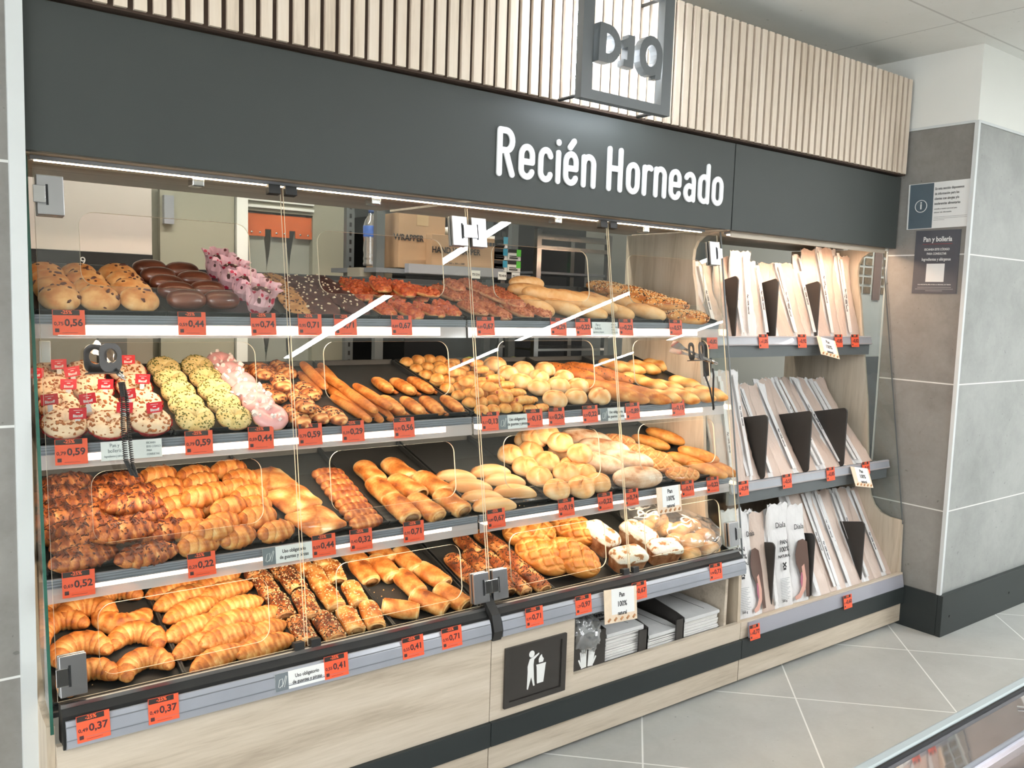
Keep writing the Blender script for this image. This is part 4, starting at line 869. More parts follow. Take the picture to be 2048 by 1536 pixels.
ITEMS = [('chip',1,0.400,2.378,0,0),('chip',1,0.403,2.459,0,0),('chip',1,0.406,2.540,0,0),('chip',1,0.409,2.622,0,0),('chip',1,0.491,2.387,0,0),('chip',1,0.491,2.468,0,0),
('chip',1,0.491,2.549,0,0),('chip',1,0.491,2.630,0,0),('chip',1,0.585,2.381,0,0),('chip',1,0.588,2.466,0,0),('chip',1,0.590,2.551,0,0),('chip',1,0.592,2.636,0,0),
('choc',1,0.709,2.396,0,0),('choc',1,0.709,2.486,0,0),('choc',1,0.709,2.577,0,0),('choc',1,0.709,2.668,0,0),('choc',1,0.709,2.758,0,0),('choc',1,0.806,2.405,0,0),
('choc',1,0.804,2.518,0,0),('choc',1,0.802,2.631,0,0),('choc',1,0.799,2.744,0,0),('muffin',1,0.909,2.391,0,0),('muffin',1,0.915,2.529,0,0),('muffin',1,0.921,2.667,0,0),
('muffin',1,0.928,2.805,0,0),('cookie',1,1.036,2.406,0,0),('cookie',1,1.048,2.474,0,0),('cookie',1,1.059,2.543,0,0),('cookie',1,1.071,2.611,0,0),('cookie',1,1.083,2.679,0,0),
('cookie',1,1.094,2.748,0,0),('darkcookie',1,1.106,2.398,0,0),('darkcookie',1,1.123,2.483,0,0),('darkcookie',1,1.140,2.568,0,0),('darkcookie',1,1.156,2.653,0,0),('darkcookie',1,1.173,2.738,0,0),
('darkcookie',1,1.220,2.406,0,0),('darkcookie',1,1.228,2.475,0,0),('darkcookie',1,1.236,2.544,0,0),('darkcookie',1,1.244,2.613,0,0),('darkcookie',1,1.251,2.683,0,0),('darkcookie',1,1.259,2.752,0,0),
('pizza',1,1.302,2.393,0,90),('pizza',1,1.382,2.387,0,90),('pizza',1,1.466,2.392,0,90),('pizza',1,1.548,2.410,0,90),('pizza',1,1.305,2.576,0,90),('pizza',1,1.386,2.652,0,90),
('pizza',1,1.455,2.613,0,90),('pizza',1,1.527,2.588,0,90),('pizza',1,1.352,2.702,0,90),('pizza',1,1.412,2.618,0.022,75),('pizza',1,1.466,2.571,0.022,82),('pizza',1,1.510,2.530,0.03,110),
('nutpizza',1,1.659,2.418,0,90),('nutpizza',1,1.727,2.397,0,90),('nutpizza',1,1.838,2.418,0,90),('nutpizza',1,1.921,2.410,0,90),('nutpizza',1,1.685,2.627,0,90),('nutpizza',1,1.748,2.599,0,90),
('nutpizza',1,1.822,2.578,0,90),('nutpizza',1,1.941,2.634,0,90),('nutpizza',1,1.743,2.674,0.02,80),('nutpizza',1,1.823,2.662,0.022,88),('nutpizza',1,1.823,2.518,0.022,95),('nutpizza',1,1.851,2.466,0.022,80),
('roll',1,1.935,2.437,0,112),('roll',1,2.055,2.433,0,112),('roll',1,2.152,2.399,0,112),('roll',1,2.290,2.394,0,112),('roll',1,2.453,2.391,0,112),('roll',1,2.103,2.596,0,112),
('roll',1,2.214,2.562,0,112),('roll',1,2.328,2.544,0,112),('roll',1,2.478,2.535,0,112),('roll',1,2.079,2.677,0.03,0),('roll',1,2.047,2.615,0.012,150),('roll',1,2.030,2.508,0.025,140),
('roll',1,2.074,2.462,0.025,130),('roll',1,2.193,2.395,0.025,120),('roll',1,2.134,2.428,0.028,125),('seedroll',1,2.628,2.329,0,172),('seedroll',1,2.605,2.401,0,172),('seedroll',1,2.596,2.476,0,172),
('seedroll',1,2.587,2.553,0,172),('seedroll',1,2.578,2.632,0,172),('seedroll',1,2.613,2.737,0,172),('seedroll',1,2.591,2.762,0.01,150),('seedroll',1,2.550,2.605,0.03,152),('seedroll',1,2.565,2.510,0.03,155),
('seedroll',1,2.575,2.402,0.03,160),('glazed',2,0.396,2.324,0,0),('glazed',2,0.406,2.444,0,0),('glazed',2,0.416,2.565,0,0),('glazed',2,0.427,2.685,0,0),('glazed',2,0.491,2.308,0,0),
('glazed',2,0.498,2.432,0,0),('glazed',2,0.505,2.555,0,0),('glazed',2,0.512,2.678,0,0),('glazed',2,0.592,2.318,0,0),('glazed',2,0.603,2.441,0,0),('glazed',2,0.614,2.564,0,0),
('glazed',2,0.625,2.686,0,0),('pistachio',2,0.708,2.326,0,0),('pistachio',2,0.715,2.424,0,0),('pistachio',2,0.722,2.523,0,0),('pistachio',2,0.729,2.622,0,0),('pistachio',2,0.737,2.720,0,0),
('pistachio',2,0.811,2.321,0,0),('pistachio',2,0.818,2.421,0,0),('pistachio',2,0.825,2.522,0,0),('pistachio',2,0.832,2.622,0,0),('pistachio',2,0.838,2.723,0,0),('pink',2,0.907,2.310,0,0),
('pink',2,0.910,2.399,0,0),('pink',2,0.913,2.488,0,0),('pink',2,0.916,2.577,0,0),('pink',2,0.919,2.666,0,0),('pink',2,0.922,2.755,0,0),('braid',2,0.995,2.325,0,90),
('braid',2,0.994,2.505,0,90),('braid',2,0.994,2.686,0,90),('braid',2,1.059,2.339,0,90),('braid',2,1.054,2.520,0,90),('braid',2,1.049,2.701,0,90),('braid',2,1.109,2.317,0,90),
('braid',2,1.111,2.514,0,90),('braid',2,1.114,2.711,0,90),('braid',2,1.032,2.536,0.025,70),('braid',2,1.027,2.361,0.025,75),('braid',2,1.010,2.643,0.02,80),('stick',2,1.225,2.373,0,90),
('stick',2,1.185,2.366,0,90),('stick',2,1.275,2.383,0,90),('stick',2,1.198,2.427,0,90),('stick',2,1.195,2.604,0,90),('stick',2,1.149,2.585,0,90),('stick',2,1.246,2.637,0,90),
('stick',2,1.166,2.597,0.022,84),('stick',2,1.207,2.547,0.022,92),('stick',2,1.213,2.383,0.024,90),('stick',2,1.269,2.393,0.024,90),('crimped',2,1.386,2.537,0,90),('crimped',2,1.452,2.517,0,90),
('crimped',2,1.524,2.524,0,90),('crimped',2,1.324,2.362,0,90),('crimped',2,1.393,2.353,0,90),('crimped',2,1.458,2.345,0,90),('crimped',2,1.538,2.348,0,90),('mini',2,1.608,2.280,0,0),
('mini',2,1.607,2.348,0,0),('mini',2,1.606,2.415,0,0),('mini',2,1.604,2.482,0,0),('mini',2,1.603,2.549,0,0),('mini',2,1.602,2.616,0,0),('mini',2,1.600,2.683,0,0),
('mini',2,1.599,2.750,0,0),('mini',2,1.656,2.283,0,0),('mini',2,1.656,2.352,0,0),('mini',2,1.657,2.422,0,0),('mini',2,1.657,2.491,0,0),('mini',2,1.658,2.561,0,0),
('mini',2,1.658,2.630,0,0),('mini',2,1.658,2.700,0,0),('mini',2,1.659,2.769,0,0),('mini',2,1.705,2.285,0,0),('mini',2,1.706,2.356,0,0),('mini',2,1.707,2.426,0,0),
('mini',2,1.709,2.496,0,0),('mini',2,1.710,2.567,0,0),('mini',2,1.711,2.637,0,0),('mini',2,1.713,2.707,0,0),('mini',2,1.714,2.778,0,0),('mini',2,1.752,2.288,0,0),
('mini',2,1.753,2.356,0,0),('mini',2,1.753,2.424,0,0),('mini',2,1.753,2.492,0,0),('mini',2,1.753,2.560,0,0),('mini',2,1.754,2.628,0,0),('mini',2,1.754,2.696,0,0),
('mini',2,1.754,2.765,0,0),('mini',2,1.676,2.557,0.03,0),('mini',2,1.574,2.504,0.03,0),('mini',2,1.641,2.585,0.03,0),('mini',2,1.662,2.457,0.03,0),('mini',2,1.640,2.363,0.03,0),
('mini',2,1.719,2.403,0.03,0),('mini',2,1.720,2.308,0.03,0),('sausage',2,1.804,2.278,0,0),('sausage',2,1.803,2.344,0,0),('sausage',2,1.803,2.411,0,0),('sausage',2,1.802,2.478,0,0),
('sausage',2,1.801,2.545,0,0),('sausage',2,1.800,2.612,0,0),('sausage',2,1.799,2.679,0,0),('sausage',2,1.798,2.746,0,0),('sausage',2,1.858,2.280,0,0),('sausage',2,1.860,2.347,0,0),
('sausage',2,1.862,2.415,0,0),('sausage',2,1.864,2.483,0,0),('sausage',2,1.866,2.550,0,0),('sausage',2,1.868,2.618,0,0),('sausage',2,1.870,2.686,0,0),('sausage',2,1.872,2.753,0,0),
('sausage',2,1.814,2.586,0.028,0),('sausage',2,1.807,2.497,0.028,0),('sausage',2,1.814,2.430,0.028,0),('sausage',2,1.804,2.358,0.028,0),('sausage',2,1.840,2.657,0.028,0),('sausage',2,1.784,2.289,0.028,0),
('sausage',2,1.754,2.363,0.028,0),('bun',2,2.150,2.311,0,0),('bun',2,2.046,2.323,0,0),('bun',2,1.937,2.307,0,0),('bun',2,2.145,2.420,0,0),('bun',2,2.052,2.429,0,0),
('bun',2,1.957,2.423,0,0),('bun',2,2.150,2.512,0,0),('bun',2,2.035,2.521,0,0),('bun',2,1.921,2.483,0,0),('bun',2,2.130,2.603,0,0),('bun',2,2.023,2.605,0,0),
('bun',2,1.932,2.661,0,0),('bun',2,1.928,2.573,0,0),('baguette',2,2.346,2.341,0,128),('baguette',2,2.244,2.362,0,128),('seedbaguette',2,2.228,2.562,0,128),('seedbaguette',2,2.365,2.552,0,128),
('twist',2,2.537,2.638,0,126),('twist',2,2.586,2.604,0,126),('twist',2,2.685,2.611,0,126),('twist',2,2.791,2.630,0,126),('twist',2,2.508,2.477,0,126),('twist',2,2.535,2.417,0,126),
('twist',2,2.592,2.383,0,126),('twist',2,2.721,2.406,0,126),('twist',2,2.478,2.296,0,126),('twist',2,2.566,2.286,0,126),('twist',2,2.663,2.286,0,126),('twist',2,2.741,2.294,0,126),
('chococroissant',3,0.450,2.638,0,5),('chococroissant',3,0.581,2.613,0,5),('chococroissant',3,0.424,2.574,0,5),('chococroissant',3,0.530,2.553,0,5),('chococroissant',3,0.610,2.535,0,5),('chococroissant',3,0.441,2.507,0,5),
('chococroissant',3,0.589,2.483,0,5),('chococroissant',3,0.403,2.453,0,5),('chococroissant',3,0.490,2.455,0,5),('chococroissant',3,0.607,2.421,0,5),('chococroissant',3,0.417,2.376,0,5),('chococroissant',3,0.631,2.325,0,5),
('chococroissant',3,0.440,2.322,0,5),('chococroissant',3,0.424,2.261,0,5),('chococroissant',3,0.564,2.236,0,5),('chococroissant',3,0.519,2.285,0.045,8),('chococroissant',3,0.576,2.437,0.03,-6),('chococroissant',3,0.458,2.356,0.02,12),
('bikini',3,0.697,2.630,0,8),('bikini',3,0.796,2.616,0,8),('bikini',3,0.904,2.624,0,8),('bikini',3,0.694,2.556,0,8),('bikini',3,0.800,2.564,0,8),('bikini',3,0.919,2.565,0,8),
('bikini',3,0.695,2.500,0,8),('bikini',3,0.758,2.491,0,8),('bikini',3,0.815,2.502,0,8),('bikini',3,0.883,2.509,0,8),('bikini',3,0.694,2.440,0,8),('bikini',3,0.770,2.427,0,8),
('bikini',3,0.907,2.457,0,8),('bikini',3,0.897,2.400,0,8),('bikini',3,0.698,2.375,0,8),('bikini',3,0.770,2.301,0.02,8),('bikini',3,0.876,2.319,0.01,8),('bikini',3,0.700,2.311,0,8),
('bikini',3,0.801,2.254,0,8),('bikini',3,0.697,2.246,0,8),('bikini',3,0.909,2.257,0,8),('bikini',3,0.735,2.256,0.03,8),('bikini',3,0.810,2.358,0.03,8),('bikini',3,0.756,2.428,0.03,8),
('puffsquare',3,1.010,2.563,0,8),('puffsquare',3,1.026,2.420,0.01,12),('puffsquare',3,1.040,2.289,0.01,16),('minibraid',3,1.184,2.256,0,0),('minibraid',3,1.186,2.294,0,0),('minibraid',3,1.188,2.331,0,0),
('minibraid',3,1.191,2.368,0,0),('minibraid',3,1.193,2.406,0,0),('minibraid',3,1.195,2.443,0,0),('minibraid',3,1.198,2.480,0,0),('minibraid',3,1.200,2.518,0,0),('minibraid',3,1.202,2.555,0,0),
('napolitana',3,1.333,2.516,0,98),('napolitana',3,1.440,2.512,0,98),('napolitana',3,1.317,2.399,0,98),('napolitana',3,1.406,2.400,0,98),('napolitana',3,1.500,2.400,0,98),('napolitana',3,1.320,2.289,0,98),
('napolitana',3,1.400,2.276,0,98),('napolitana',3,1.502,2.284,0,98),('empanada',3,1.625,2.448,0,-12),('empanada',3,1.772,2.452,0,-12),('empanada',3,1.632,2.374,0,-12),('empanada',3,1.786,2.384,0,-12),
('empanada',3,1.634,2.300,0,-12),('empanada',3,1.773,2.307,0,-12),('empanada',3,1.642,2.244,0,-12),('kaiser',3,1.916,2.528,0,0),('kaiser',3,2.013,2.532,0,0),('kaiser',3,1.911,2.432,0,0),
('kaiser',3,2.025,2.446,0,0),('kaiser',3,1.916,2.354,0,0),('kaiser',3,1.917,2.257,0,0),('kaiser',3,2.022,2.252,0,0),('kaiser',3,2.117,2.265,0,0),('kaiser',3,2.152,2.515,0,0),
('kaiser',3,2.104,2.398,0,0),('kaiser',3,2.112,2.337,0,0),('kaiser',3,2.067,2.627,0,0),('kaiser',3,2.057,2.572,0.035,0),('kaiser',3,2.104,2.482,0.055,0),('kaiser',3,2.010,2.325,0.02,0),
('kaiser',3,2.128,2.396,0.05,0),('kaiser',3,2.088,2.548,0.06,0),('flourloaf',3,2.355,2.599,0,152),('flourloaf',3,2.366,2.505,0,152),('flourloaf',3,2.240,2.410,0,152),('flourloaf',3,2.393,2.398,0,152),
('flourloaf',3,2.319,2.266,0,0),('crisscross',3,2.509,2.569,0,152),('crisscross',3,2.533,2.475,0,152),('crisscross',3,2.553,2.403,0,152),('crisscross',3,2.534,2.327,0,152),('crisscross',3,2.561,2.258,0,170),
('baton',3,2.665,2.533,0,125),('baton',3,2.759,2.542,0.015,125),('baton',3,2.689,2.351,0,125),('baton',3,2.738,2.342,0.03,132),('baton',3,2.719,2.270,0,122),('baton',3,2.790,2.278,0,118),
('horseshoe',4,0.410,2.522,0,20),('horseshoe',4,0.397,2.445,0,30),('horseshoe',4,0.469,2.474,0.01,-20),('horseshoe',4,0.552,2.451,0,160),('horseshoe',4,0.553,2.533,0,15),('horseshoe',4,0.430,2.345,0,0),
('horseshoe',4,0.564,2.347,0,-20),('horseshoe',4,0.427,2.245,0,10),('horseshoe',4,0.560,2.245,0,10),('croissant',4,0.839,2.534,0,14),('croissant',4,0.846,2.480,0,14),('croissant',4,0.710,2.529,0,14),
('croissant',4,0.719,2.483,0,14),('croissant',4,0.727,2.422,0,14),('croissant',4,0.714,2.348,0,14),('croissant',4,0.804,2.329,0.01,14),('croissant',4,0.705,2.284,0,14),('croissant',4,0.891,2.339,0,14),
('croissant',4,0.871,2.271,0,14),('croissant',4,0.734,2.217,0,14),('croissant',4,0.865,2.219,0,14),('croissant',4,0.836,2.376,0.02,14),('croissant',4,0.779,2.268,0.02,14),('seedchoc',4,0.964,2.478,0,85),
('seedchoc',4,1.046,2.483,0,85),('seedchoc',4,0.968,2.372,0,85),('seedchoc',4,1.036,2.342,0.01,85),('seedchoc',4,0.984,2.250,0,85),('seedchoc',4,1.061,2.243,0,85),('seedchoc',4,0.959,2.566,0,85),
('seedchoc',4,1.037,2.559,0,85),('seedcream',4,1.127,2.469,0,85),('seedcream',4,1.192,2.481,0,85),('seedcream',4,1.124,2.368,0,85),('seedcream',4,1.204,2.360,0,85),('seedcream',4,1.135,2.251,0,85),
('seedcream',4,1.207,2.253,0,85),('seedcream',4,1.111,2.556,0,85),('seedcream',4,1.182,2.559,0,85),('hampuff',4,1.283,2.455,0,98),('hampuff',4,1.356,2.452,0,98),('hampuff',4,1.454,2.468,0,95),
('hampuff',4,1.396,2.359,0,100),('hampuff',4,1.493,2.373,0,105),('hampuff',4,1.304,2.253,0,150),('hampuff',4,1.409,2.254,0,120),('hampuff',4,1.496,2.254,0,112),('hampuff',4,1.289,2.542,0,95),
('hampuff',4,1.390,2.539,0,95),('sausageroll',4,1.615,2.389,0,96),('sausageroll',4,1.681,2.389,0.01,96),('sausageroll',4,1.719,2.500,0,96),('sausageroll',4,1.749,2.380,0,96),('sausageroll',4,1.817,2.495,0,96),
('sausageroll',4,1.823,2.368,0,96),('sausageroll',4,1.629,2.295,0,96),('sausageroll',4,1.703,2.280,0,96),('sausageroll',4,1.759,2.264,0,96),('sausageroll',4,1.832,2.260,0,96),('bola',4,1.978,2.481,0,-10),
('bola',4,1.929,2.342,0,120),('bola',4,2.018,2.282,0.02,105),('bola',4,2.177,2.467,0,110),('tinloaf',4,2.234,2.372,0,100),('tinloaf',4,2.401,2.337,0,100),('tinloaf',4,2.243,2.229,0,-8),
('tinloaf',4,2.439,2.233,0,-8),('baggedbun',4,2.750,2.370,0,0),('baggedbun',4,2.753,2.292,0,0),('baggedbun',4,2.686,2.210,0,0),('baggedbun',4,2.572,2.209,0,0),('baggedbun',4,2.590,2.300,0,0),
('baggedbun',4,2.615,2.379,0,0),('baggedbun',4,2.609,2.239,0.03,0),('baggedbun',4,2.630,2.326,0.03,0),('baggedbun',4,2.528,2.408,0,0),('baggedbun',4,2.589,2.412,0.02,0)]
DESC = {'chip': ('chocolate_chip_bun', 'pale bun with chocolate chips', 'bun'), 'choc': ('chocolate_glazed_bun', 'oval chocolate-glazed bun', 'bun'), 'muffin': ('wrapped_muffin', 'chocolate muffin in pink heart-print paper', 'muffin'),
'cookie': ('chocolate_chip_cookie', 'tan chocolate-chip cookie', 'cookie'), 'darkcookie': ('dark_chocolate_cookie', 'dark cookie with white chips', 'cookie'), 'pizza': ('pizza_slice', 'oval red tomato pizza slice', 'pizza slice'), 'nutpizza': ('pizza_slice', 'oval brown crumbly-topped pizza slice', 'pizza slice'),
'roll': ('bread_roll', 'smooth pale oval bread roll', 'bread'), 'seedroll': ('seeded_bread_roll', 'long seed-covered brown roll', 'bread'), 'glazed': ('cream_topped_donut', 'speckled cream donut in red paper', 'donut'), 'pistachio': ('pistachio_donut', 'yellow-green pistachio donut', 'donut'),
'pink': ('pink_iced_donut', 'pink donut with white marshmallows', 'donut'), 'braid': ('chocolate_braid', 'brown braided chocolate pastry', 'pastry'), 'stick': ('filled_stick', 'long golden pastry stick', 'pastry'), 'crimped': ('crimped_pastry', 'long pastry with crimped edge', 'pastry'),
'mini': ('mini_roll', 'small golden filled roll', 'pastry'), 'sausage': ('mini_sausage_roll', 'mini sausage roll', 'pastry'), 'bun': ('round_bun', 'small round floury bun', 'bread'), 'baguette': ('baguette', 'thick pale golden baguette', 'bread'), 'seedbaguette': ('baguette', 'thick dark golden baguette', 'bread'),
'twist': ('twisted_roll', 'small twisted bread roll', 'bread'), 'chococroissant': ('chocolate_croissant', 'croissant with dark chocolate sprinkles', 'croissant'), 'bikini': ('small_croissant', 'small plump filled croissant', 'croissant'), 'puffsquare': ('square_puff_pastry', 'flat square puff pastry', 'pastry'),
'minibraid': ('mini_croissant', 'mini reddish-brown ridged croissant', 'croissant'), 'napolitana': ('rolled_puff_pastry', 'rolled puff pastry with dark filling', 'pastry'), 'empanada': ('turnover', 'smooth half-moon turnover', 'pastry'), 'kaiser': ('scored_round_bun', 'round scored bun', 'bread'),
'flourloaf': ('rustic_loaf', 'floured reddish rustic loaf', 'bread'), 'crisscross': ('criss_cross_loaf', 'small criss-cross scored loaf', 'bread'), 'baton': ('bread_baton', 'slim golden bread baton', 'bread'), 'horseshoe': ('horseshoe_croissant', 'large curved horseshoe croissant', 'croissant'),
'croissant': ('butter_croissant', 'straight golden butter croissant', 'croissant'), 'seedchoc': ('seeded_roll', 'dark-seeded cocoa-filled roll', 'pastry'), 'seedcream': ('seeded_roll', 'sesame-topped cream-filled roll', 'pastry'), 'hampuff': ('ham_puff', 'golden ham puff pastry', 'pastry'),
'sausageroll': ('seeded_sausage_roll', 'seeded sausage-filled roll', 'pastry'), 'bola': ('large_criss_cross_loaf', 'big shiny criss-cross loaf', 'bread'), 'tinloaf': ('tin_loaf', 'square tin loaf with floury cracked top', 'bread'), 'baggedbun': ('oval_roll', 'oval roll inside the clear bag', 'bread')}
PITCH = {'chip': 22, 'choc': 12, 'cookie': 14, 'darkcookie': 12, 'glazed': 20, 'pistachio': 20, 'pink': 20, 'roll': 0, 'minibraid': 10, 'muffin': 12}
SCALE = {'napolitana': 1.15, 'hampuff': 1.16, 'croissant': 1.04, 'horseshoe': .92, 'bikini': 1.18, 'kaiser': 1.18, 'bun': 1.1, 'mini': 1.08, 'flourloaf': 1.2, 'bola': 1.08, 'tinloaf': .93, 'empanada': 1.15, 'minibraid': 1.15, 'choc': .9, 'sausageroll': 1.2}
ORD = ['', 'first', 'second', 'third', 'fourth', 'fifth', 'sixth', 'seventh', 'eighth', 'ninth', 'tenth', 'eleventh', 'twelfth', '13th', '14th', '15th', '16th']
def label_all(lst):
    # group the items of a kind into lines by depth, then rank from the left
    base = [i for i in lst]; base.sort(key=lambda q: q[3] - .002*q[4]); lines = []
    for it in base:
        for ln in lines:
            if abs(ln[0][3]-it[3]) < .032 and abs(ln[0][4]-it[4]) < .02: ln.append(it); break
        else: lines.append([it])
    out = {}; low = [l for l in lines if l[0][4] < .012]; top = [l for l in lines if l[0][4] >= .012]
    for nm, grp in (('line', low), ('upper line', top)):
        for a, ln in enumerate(grp):
            ln.sort(key=lambda q: q[2]); m = len(ln)
            for b, it in enumerate(ln):
                rown = 'front ' + nm if a == 0 and len(grp) > 1 else ('back ' + nm if a == len(grp)-1 and len(grp) > 1 else (ORD[a+1] + ' ' + nm if len(grp) > 1 else nm))
                pos = 'only one' if m == 1 else ('leftmost' if b == 0 else ('rightmost' if b == m-1 else ORD[b+1] + ' from left'))
                out[id(it)] = (pos, rown)
    return out
from collections import defaultdict
byk = defaultdict(list)
for it in ITEMS: byk[it[0]].append(it)
GP = {'chip': 'chocolate-chip buns', 'glazed': 'cream-topped donuts'}
for kind, lst in byk.items():
    lab = label_all(lst); nm, desc, cat = DESC[kind]; row = lst[0][1]
    for n, it in enumerate(lst):
        _, r, x, y, h, rot = it; pos, line = lab[id(it)]
        if pos == 'only one': lb = f'{desc}, alone in the {line}, {RN[r]} shelf'
        else: lb = f'{desc}, {pos} in the {line}, {RN[r]} shelf'
        g = desc + 's' if not desc.endswith('s') else desc
        a = rot + rnd.uniform(-7, 7); pit = PITCH.get(kind, 0) + rnd.uniform(-3, 3)
        if kind in ('bun', 'kaiser', 'mini', 'chip', 'pink', 'pistachio', 'glazed', 'cookie', 'darkcookie'): a = rot + rnd.uniform(-30, 30)
        sc = rnd.uniform(.95, 1.05) * SCALE.get(kind, 1)
        M = TR(r, x, y, h) @ (Rx(pit) if pit else Matrix()) @ Rz(a) @ Matrix.Diagonal((sc, sc, sc, 1))
        if kind in ('chip', 'glazed', 'pistachio', 'pink', 'choc'): M = TR(r, x, y, h+.008) @ Rx(pit) @ Rz(a) @ Matrix.Diagonal((sc, sc, sc, 1))
        if kind == 'glazed':
            t = thing(nm, lb, cat, M, g); put(cup_me, 'paper_cup', t); put(glz[n % 3], 'donut', t, T(0, 0, .008))
        elif kind == 'muffin':
            t = thing(nm, lb, cat, M, g); put(muf_w[n % 2], 'printed_wrapper', t); put(muf_b[n % 2], 'muffin', t)
        else:
            o = put(MESH[kind][n % len(MESH[kind])], nm, None, M); tag(o, lb, cat, g)
# red flag picks on the donuts
M_red = plain('red_flag_card', srgb(206, 40, 50), .45, var=.03)
FL = [(0.375, 2.582, 1.294), (0.442, 2.647, 1.311), (0.464, 2.587, 1.295), (0.438, 2.493, 1.271), (0.377, 2.391, 1.245), (0.462, 2.385, 1.244), (0.422, 2.293, 1.22), (0.526, 2.485, 1.269), (0.627, 2.675, 1.318), (0.627, 2.515, 1.277), (0.563, 2.405, 1.249), (0.534, 2.316, 1.226), (0.603, 2.307, 1.224)]
FW = ['beside the left glass end', 'tall, at the back left', 'tilted, back left of centre', 'third line, left side', 'left side below the light reflection', 'behind the front left donuts', 'nearest the front left donut', 'in the middle, behind the hanging tongs cord', 'at the back right beside the tongs', 'right side, upper', 'half behind the cord, upper', 'half behind the cord, lower', 'front right']
for k, (x, y, z) in enumerate(FL):
    t = thing('flag_pick', 'small red flag on a pick, ' + FW[k], 'flag', T(x, y-.004, z) @ Ry([3, -2, -9, 2, -4, -7, 1, 2, 0, 4, -9, 4, -5][k]) @ Rz(3), 'red flag picks on the donuts')
    MB().box(-.0195, .0195, -.0006, 0, -.0135, .0135).obj('flag_card', M_red, t)
    MB().box(-.006, .006, 0, .0006, -.035, .004).obj('pick', M_card, t)
    text('Biscoff', 'flag_lettering', .0098, M_whitepr, t, T(0, -.0008, -.006) @ FRONT, bold=.0003, xs=.85)
    MB().box(-.0095, .0095, -.0009, -.0006, .0075, .0083).box(-.004, .004, -.0009, -.0006, .0015, .0035).obj('flag_print', M_whitepr, t)
# clear bag over the oval rolls at the right end of the bottom shelf
def bagmesh(i, rx, ry, h):
    f = Food()
    def P(u, w):
        a = 2*PI*w; ph = -PI/2+PI*u; c = max(.0, math.cos(ph))**.6; nn = noise.noise(Vector((math.cos(a)*3*c+i, math.sin(a)*3*c, u*4))); n2 = noise.noise(Vector((math.cos(a)*9*c+i, math.sin(a)*9*c, u*9)))
        return (rx*c*math.cos(a)*(1+.1*nn), ry*c*math.sin(a)*(1+.1*nn), max(0, h*(.5+.5*math.sin(ph))*(1+.1*nn)+.006*n2)), .5
    return f.grid(P, 26, 44).mesh('clear_bag', [M_film])
o = put(bagmesh(1, .135, .135, .125), 'clear_plastic_bag', None, TR(4, 2.625, 2.285, .0)); tag(o, 'crinkled clear plastic bag of oval rolls at the right end of the bottom shelf', 'plastic bag', 'clear bags of rolls')
o = put(bagmesh(4, .10, .10, .10), 'clear_plastic_bag', None, TR(4, 2.545, 2.46, .01)); tag(o, 'smaller crinkled clear bag of rolls behind the front bag', 'plastic bag', 'clear bags of rolls')
# crumbs
cb = Food(); R_ = random.Random(3)
for (r, x0, x1, y0, y1, n_) in ((4, 1.27, 1.42, 2.22, 2.42, 30), (4, 1.59, 1.72, 2.35, 2.52, 22), (3, 1.68, 1.84, 2.22, 2.27, 16), (2, 1.26, 1.32, 2.3, 2.45, 8), (3, 1.0, 1.1, 2.22, 2.24, 6), (4, .36, .6, 2.17, 2.4, 8)):
    for _ in range(n_):
        p = TR(r, R_.uniform(x0, x1), R_.uniform(y0, y1), .001) @ Vector((0, 0, 0)); q = R_.uniform(.001, .0035); o_ = len(cb.v)
        for d in ((-q, -q, 0), (q, -q*.6, 0), (q*.5, q, 0), (0, 0, q)): cb.v.append(tuple(p+Vector(d))); cb.t.append(.3)
        for f_ in ((0, 1, 3), (1, 2, 3), (2, 0, 3), (0, 2, 1)): cb.f.append([o_+k for k in f_]); cb.mi.append(0); cb.sm.append(False)
o = put(cb.mesh('pastry_crumbs', [C_golden]), 'pastry_crumbs'); o['kind'] = 'stuff'; tag(o, 'loose pastry crumbs scattered on the black trays', 'crumbs')

# ---------------------------------------------------------------- price tags and label cards
TAGS = {1: [(0.408,'0,56','0,75'),(0.697,'0,44','0,59'),(0.888,'0,74','0,99'),(1.023,'0,71','0,95'),(1.133,'0,71','0,95'),(1.319,'0,67','0,89'),(1.63,'0,67','0,89'),(1.939,'0,29','0,39'),(2.053,'0,22','0,29'),(2.264,'0,22','0,29'),(2.531,'0,57','0,76')],
 2: [(0.4,'0,59','0,79'),(0.699,'0,59','0,79'),(0.864,'0,44','0,59'),(1.006,'0,59','0,79'),(1.138,'0,29','0,39'),(1.307,'0,56','0,75'),(1.627,'0,13','0,17'),(1.807,'0,13','0,17'),(1.905,'0,26','0,35'),(2.06,'0,22','0,29'),(2.27,'0,89','1,19'),(2.515,'0,15','0,20')],
 3: [(0.402,'0,52','0,69'),(0.69,'0,22','0,29'),(1.028,'0,44','0,59'),(1.144,'0,32','0,43'),(1.319,'0,71','0,95'),(1.626,'0,67','0,89'),(1.923,'0,19','0,25'),(2.105,'0,22','0,29'),(2.235,'0,74','0,99'),(2.538,'0,31','0,42'),(2.685,'0,22','0,29')],
 4: [(0.408,'0,37','0,49'),(0.564,'0,37','0,49'),(1.018,'0,41','0,55'),(1.26,'0,41','0,55'),(1.394,'0,71','0,95'),(1.71,'0,71','0,95'),(1.921,'0,97','1,29'),(2.186,'0,67','0,89'),(2.599,'0,73','0,98')]}
TZ = {1: 1.437, 2: 1.132, 3: .823, 4: .514}
_card = MB().box(-.031, .031, -.025, .029, -.0006, .0006).mesh('price_card', M_orange)
_head = MB().box(-.030, .021, .0175, .0285, .0006, .0010).mesh('black_header', M_blackhead)
_code = MB().box(-.027, -.019, -.019, -.011, .0006, .0009).box(-.014, .016, -.0205, -.0198, .0006, .0009).box(-.006, .022, .0085, .0088, .0006, .0009).mesh('small_print', M_ink)
